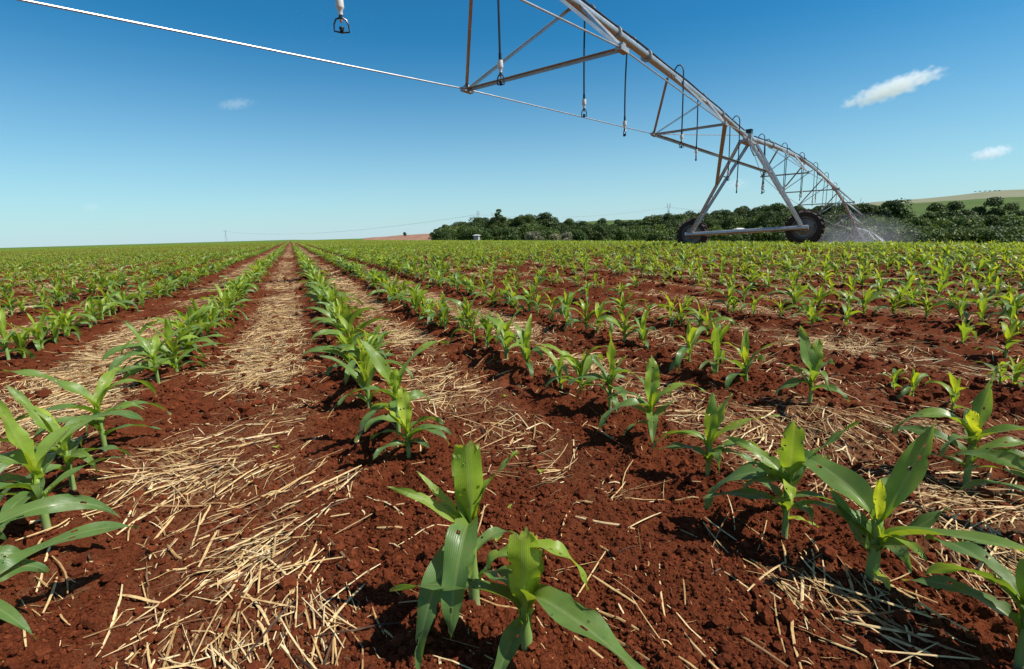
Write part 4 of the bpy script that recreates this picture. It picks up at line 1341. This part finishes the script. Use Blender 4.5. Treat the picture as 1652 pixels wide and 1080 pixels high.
cloud(1440, 143, 165, 36, 14, 4200, M['cloud'], 'largest bright wispy cloud in the upper right sky')
cloud(1600, 247, 66, 26, 9, 5200, M['cloud'], 'small white cloud near the right edge of the sky')
cloud(380, 168, 72, 22, 12, 5200, M['wisp'], 'faint broken cloud in the upper left sky')
cloud(147, 335, 34, 19, 5, 6500, M['wisp'], 'tiny pale cloud low over the left horizon')
cloud(1190, 297, 50, 24, 5, 6500, M['wisp'], 'small pale cloud between the legs of the tower')

# ------------------------------------------------------------------ trees
def crown_proto(seed, w, h, lobes, nleaf, leafsize, flat=1.0, bias=.0):
    lr = np.random.default_rng(seed)
    L = []
    for i in range(lobes):
        t = lr.random()
        a = lr.uniform(0, 6.283)
        zc = h * (.30 + .62 * t)
        rad_ = w * .5 * (.75 * math.sin(math.pi * min(1, .22 + .70 * t)) ** .8) * math.sqrt(lr.random())
        rr = w * lr.uniform(.09, .22)
        L.append((rad_ * math.cos(a), rad_ * math.sin(a), zc * flat + bias * h, rr, rr * lr.uniform(.6, .9), lr.random()))
    V, tn = [], []
    per = nleaf // lobes
    for (cx, cy, cz, rr, rz, tt) in L:
        d = lr.normal(size=(per, 3))
        d /= np.linalg.norm(d, axis=1)[:, None]
        d[:, 2] = np.where(d[:, 2] < -.35, -d[:, 2], d[:, 2])
        rad_ = lr.uniform(.55, 1.10, per) ** .6
        c = np.stack([cx + d[:, 0] * rr * rad_, cy + d[:, 1] * rr * rad_, cz + d[:, 2] * rz * rad_], 1)
        nrm = d + lr.normal(0, .55, (per, 3))
        nrm /= np.linalg.norm(nrm, axis=1)[:, None]
        t1 = np.cross(nrm, lr.normal(size=(per, 3)))
        t1 /= np.linalg.norm(t1, axis=1)[:, None]
        t2 = np.cross(nrm, t1)
        sz = leafsize * lr.uniform(.55, 1.35, per)[:, None]
        q = np.stack([c - t1 * sz, c - t2 * sz * .6, c + t1 * sz, c + t2 * sz * .6], 1)
        V.append(q.reshape(-1, 3))
        tn.append(np.repeat(np.clip(lr.normal(.25 + .5 * tt, .22, per), 0, 1), 4))
    V = np.concatenate(V)
    Fq = np.arange(len(V)).reshape(-1, 4)
    return V, Fq, np.concatenate(tn)
def trunk_proto(seed, h, r):
    lr = np.random.default_rng(seed)
    mb = MB()
    top_ = Vector((lr.normal(0, .3), lr.normal(0, .3), h * .72))
    mid_ = Vector((lr.normal(0, .15), lr.normal(0, .15), h * .35))
    mb.tube([(0, 0, -1.0), (0, 0, .4), mid_, top_], [r * 1.5, r * 1.05, r * .8, r * .3], 8)
    for k in range(6):
        a = lr.uniform(0, 6.28)
        f = lr.uniform(.0, .75)
        s_ = mid_.lerp(top_, f)
        e = s_ + Vector((math.cos(a) * h * .24, math.sin(a) * h * .24, h * lr.uniform(.12, .28)))
        mb.tube([s_, s_.lerp(e, .5) + Vector((0, 0, -.02 * h)), e], [r * .5, r * .32, r * .1], 6)
    return mb
KINDS = []
for i, (kd, w, h, lobes, nl, ls, flat, bias, mat) in enumerate([
        ('round', 10, 12, 44, 9500, .22, 1, 0, 'fol_dark'), ('round', 9, 13, 40, 9500, .21, 1, 0, 'fol_dark'), ('round', 11, 11, 46, 9800, .22, 1, 0, 'fol_dark'),
        ('tall', 5.2, 16, 30, 7500, .21, 1, 0, 'fol_dark'), ('umbrella', 9, 12, 26, 6500, .20, .40, .52, 'fol_dark'),
        ('bush', 8, 7, 36, 7500, .19, .8, -.06, 'fol_mid'), ('bush', 9, 6, 36, 7500, .19, .8, -.06, 'fol_mid'), ('grey', 5, 4.5, 22, 3600, .16, .8, -.05, 'fol_grey')]):
    V, Fq, tn = crown_proto(70 + i, w, h, lobes, nl, ls, flat, bias)
    o = np_mesh('crown', V, Fq, M[mat], None, False, {'tint': tn})
    t = trunk_proto(170 + i, h, .035 * w if kd != 'tall' else .3).build('trunk', M['bark'], None, True)
    KINDS.append((kd, float(V[:, 2].max()), o.data, t.data))
    bpy.data.objects.remove(o)
    bpy.data.objects.remove(t)
def tree(kind_ids, px, ytop, depth, label, group, cat='tree', name='tree', widen=1.0, zg=None):
    k = int(kind_ids[rng.integers(len(kind_ids))])
    kd, h, cm, tm = KINDS[k]
    x, y = (px - 826) / F_PX * depth, depth
    # straight-line survey of the top of the crown
    d = fw + cr * ((px - 826) / F_PX) - cu * ((ytop - 540) / F_PX)
    dep = depth / d.y
    x, z_top = d.x * dep, CAM_H + d.z * dep
    g = float(macro(np.array([x]), np.array([y]))[0]) if zg is None else zg
    H = max(2.5, z_top - g)
    sc = H / (h * .985)
    root = empty(name, (x, y, g), rng.uniform(0, 6.28))
    f = max(min(sc, 1.75), .45) if depth < 1000 else 2.6 * sc * widen * rng.uniform(.9, 1.15)
    root.scale = (f, f, sc)
    for nm, me in (('crown', cm), ('trunk', tm)):
        c = bpy.data.objects.new(nm, me)
        COL.objects.link(c)
        c.parent = root
    tag(root, label, cat, group)
def prof_y(prof, px):
    return float(np.interp(px, [a for a, _ in prof], [b_ for _, b_ in prof]))
WG = 'trees of the wood beyond the field'
w_top = [(690, 372), (705, 362), (735, 352), (770, 351), (800, 352), (830, 352), (860, 347), (890, 352), (930, 353), (960, 352), (1000, 354), (1040, 351), (1090, 345), (1120, 339), (1150, 339), (1190, 338), (1230, 331), (1270, 328), (1300, 336), (1330, 333), (1360, 328), (1400, 326)]
for px in np.arange(702, 1385, 8.0):
    z_ = 'left end of the wood' if px < 760 else ('middle of the wood' if px < 1090 else ('wood seen through the tower legs' if px < 1310 else 'wood behind the far spans'))
    tree([0, 1, 2], px + rng.uniform(-6, 6), prof_y(w_top, px) + rng.uniform(-3, 10), 285 + rng.uniform(-25, 25), 'dark green round-crowned tree in the tall back layer, %s' % z_, WG)
for px in np.arange(706, 1385, 11):
    z_ = 'left end of the wood' if px < 760 else ('middle of the wood' if px < 1090 else ('wood seen through the tower legs' if px < 1310 else 'wood behind the far spans'))
    tree([0, 2, 5, 6], px + rng.uniform(-5, 5), prof_y(w_top, px) + rng.uniform(9, 17), 240 + rng.uniform(-15, 15), 'lower green tree in the front layer, %s' % z_, WG)
tree([3], 806, 338, 262, 'tallest narrow tree rising above the left part of the wood', WG)
tree([4], 880, 343, 262, 'flat-topped umbrella-shaped tree rising above the wood', WG)
tree([4], 846, 346, 258, 'broad flat-crowned tree left of the umbrella-shaped one', WG)
tree([4], 1258, 328, 258, 'tall spreading tree over the wood just left of the right wheel', WG)
tree([0], 653, 374.5, 520, 'lone small dark tree on the bare field left of the wood', None, zg=0.2)
for px, yt, lab in ((861, 373, 'left of three whitish shrubs at the front of the wood'), (899, 377, 'middle of three whitish shrubs at the front of the wood'), (911, 375, 'right of three whitish shrubs at the front of the wood')):
    tree([7], px, yt, 205, lab, 'whitish shrubs at the front of the wood', 'shrub', 'shrub')
# nearer wood at the right
WR = 'trees of the nearer wood at the right'
for px, yt, lab in ((1395, 327, 'dark tree beside the end of the far span'), (1412, 331, 'dark tree second from the far span in the right-hand wood'), (1447, 321, 'tall dark rounded tree left of the gap of green hillside'),
                    (1511, 328, 'tree with an uneven top right of the gap of green hillside'), (1549, 325, 'broad dark tree in the middle of the right-hand wood'), (1598, 319, 'tallest tree of the right-hand wood'), (1626, 328, 'tree leaning on the tallest one in the right-hand wood'), (1650, 338, 'tree cut by the right edge of the photo')):
    tree([0, 1], px, yt, 165 + rng.uniform(-8, 8), lab, WR, widen=1.12)
for px in np.arange(1374, 1668, 7.5):
    yt = 354 + rng.uniform(-9, 7) + (6 if 1455 < px < 1500 else 0)
    tree([5, 6, 0], px + rng.uniform(-4, 4), yt, 150 + rng.uniform(-8, 8), 'lower rounded green tree in the middle layer of the right-hand wood', WR)
for px in np.arange(1380, 1665, 10):
    tree([5, 6], px + rng.uniform(-4, 4), 367 + rng.uniform(-4, 5), 128 + rng.uniform(-6, 6), 'bright green bush along the foot of the right-hand wood', 'bushes at the foot of the right-hand wood', 'bush', 'bush')
for px in np.arange(1050, 1385, 10):
    tree([5, 6], px + rng.uniform(-4, 4), 370 + rng.uniform(-4, 4), 178 + rng.uniform(-8, 8), 'light green bush along the foot of the wood behind the wheeled tower', 'bushes at the foot of the wood', 'bush', 'bush')

for px, yt in [(1573, 310.5), (1581, 309.5), (1589, 309), (1597, 308), (1605, 307.5), (1612, 307), (1606, 315.5), (1613, 315), (1620, 314), (1627, 314)]:
    up_hill = yt < 312
    y_hill = float(np.interp(px, [a for a, _ in f_hill], [b_ for _, b_ in f_hill])) + (0 if up_hill else 8)
    zb = ridge(px, y_hill + 1.5, 2560 if up_hill else 2300)
    tree([5, 6], px, yt, (2560 if up_hill else 2300) * math.cos(px_az(px)), 'tiny bluish tree in the line along the top of the far ridge' if up_hill else 'tiny bluish tree in the short line below the far ridge top', 'trees on the far ridge', zg=zb)

# ------------------------------------------------------------------ small white buildings in the wood
def house(px, ymid, depth, w, d_, h, rise, label):
    dd = fw + cr * ((px - 826) / F_PX) - cu * ((ymid - 540) / F_PX)
    k = depth / dd.y
    c = Vector((dd.x * k, depth, CAM_H + dd.z * k))
    root = empty('farm_building', (c.x, c.y, c.z - h - 3.5), R(-18))
    tag(root, label, 'building')
    H = h + 3.5
    mb = MB().box((0, 0, H / 2), w, d_, H)
    mb.build('wall', M['wall'], root)
    o = .35
    rf = MB()
    a = [Vector((-w / 2 - o, -d_ / 2 - o, H)), Vector((w / 2 + o, -d_ / 2 - o, H)), Vector((w / 2 + o, d_ / 2 + o, H)), Vector((-w / 2 - o, d_ / 2 + o, H))]
    m_ = [v_ + Vector((0, 0, .12)) for v_ in a]
    t = [Vector((-w / 4, 0, H + rise)), Vector((w / 4, 0, H + rise)), Vector((w / 4, .05, H + rise)), Vector((-w / 4, .05, H + rise))]
    rf.quadgrid([a, m_, t])
    rf.build('roof', M['roof'], root)
    for x in (-w * .28, w * .05, w * .33):
        MB().box((x, -d_ / 2 - .03, H - h * .45), w * .16, .06, h * .36).build('window', M['dark_glass'], root)
house(1193, 370.5, 192, 3.6, 3.0, 1.3, .55, 'small white building with a pale roof seen through the tower legs')
house(769, 380.5, 196, 1.8, 1.8, .4, .4, 'small white shed with a pale roof at the foot of the left wood')

# ------------------------------------------------------------------ power pylons and lines
def pylon(px, ytop, depth, H, label, wide=1.0, vee=False, rz=0.4):
    dd = fw + cr * ((px - 826) / F_PX) - cu * ((ytop - 540) / F_PX)
    k = depth / dd.y
    z = CAM_H + dd.z * k - H
    root = empty('power_pylon', (dd.x * k, depth, z), rz)
    tag(root, label, 'pylon', 'power pylons on the skyline')
    mb = MB()
    r_ = .16
    arms = []
    if not vee:
        for sx in (-1, 1):
            for sy in (-1, 1):
                mb.tube([(sx * 3.2, sy * 3.2, 0), (sx * .9, sy * .9, H * .62), (sx * 1.0, sy * .6, H * .80), (sx * 3.6 * wide, sy * .5, H)], r_, 5)
        zs = [0, .2, .38, .52, .62, .74]
        for a, b_ in zip(zs, zs[1:]):
            wa, wb = 3.2 - 2.3 * min(1, a / .62), 3.2 - 2.3 * min(1, b_ / .62)
            for sy in (-1, 1):
                for sx in (-1, 1):
                    mb.tube([(sx * wa, sy * wa, a * H), (-sx * wb, sy * wb, b_ * H)], r_ * .6, 4)
                    mb.tube([(sy * wa, sx * wa, a * H), (sy * wb, -sx * wb, b_ * H)], r_ * .6, 4)
        mb.build('lattice_body', M['pylon'], root)
        am = MB()
        am.tube([(-6.5 * wide, 0, H * .88), (6.5 * wide, 0, H * .88)], r_ * 1.2, 5).tube([(-6.5 * wide, 0, H * .88), (0, 0, H * .95), (6.5 * wide, 0, H * .88)], r_, 5)
        am.build('cross_arm', M['pylon'], root)
        arms = [(-6.3 * wide, H * .86), (0, H * .86), (6.3 * wide, H * .86)]
    else:
        for sx in (-1, 1):
            mb.tube([(sx * 2.0, 0, 0), (sx * 6.5, 0, H)], r_ * 1.3, 5).tube([(sx * 3.2, 0, 0), (sx * 5.6, 0, H * .82)], r_, 5)
            for f in np.linspace(.1, .75, 6):
                mb.tube([(sx * (2 + 4.5 * f), 0, H * f), (sx * (3.2 + 2.4 * (f + .1) / .82), 0, H * (f + .1))], r_ * .5, 4)
        mb.build('lattice_body', M['pylon'], root)
        MB().tube([(-9.5, 0, H * .82), (9.5, 0, H * .82)], r_ * 1.3, 5).tube([(-6, 0, H * .75), (6, 0, H * .75)], r_, 5).build('cross_arm', M['pylon'], root)
        arms = [(-8, H * .8), (0, H * .8), (8, H * .8)]
    M_ = Matrix.Translation(root.location) @ Matrix.Rotation(rz, 4, 'Z')
    return [M_ @ Vector((x, 0, zz)) for x, zz in arms]
pa = pylon(363, 371, 1500, 36, 'faint steel pylon on the skyline left of the row lane', 1.0, False, -.3)
pb = pylon(771, 340, 760, 40, 'narrow lattice pylon behind the left end of the wood', .45, False, .5)
pc = pylon(1079, 328, 800, 42, 'pylon on the skyline left of the wheeled tower', .8, False, .3)
pd = pylon(1380, 320, 640, 36, 'wide two-legged pylon behind the far span', 1.0, True, -.15)
def wires(A, B, sag, label):
    root = None
    mb = MB()
    for a, b_ in zip(A, B):
        mb.tube([a.lerp(b_, f) - ZZ * sag * 4 * f * (1 - f) for f in np.linspace(0, 1, 17)], .05, 4)
    o = mb.build('power_line', M['pylon'])
    tag(o, label, 'power line')
wires(pa, pb, 16, 'thin wires strung from the far left pylon to the narrow pylon')
wires(pb, pc, 9, 'thin wires strung between the two pylons above the wood')
wires(pc, pd, 9, 'thin wires strung from the pylon by the tower to the two-legged one')
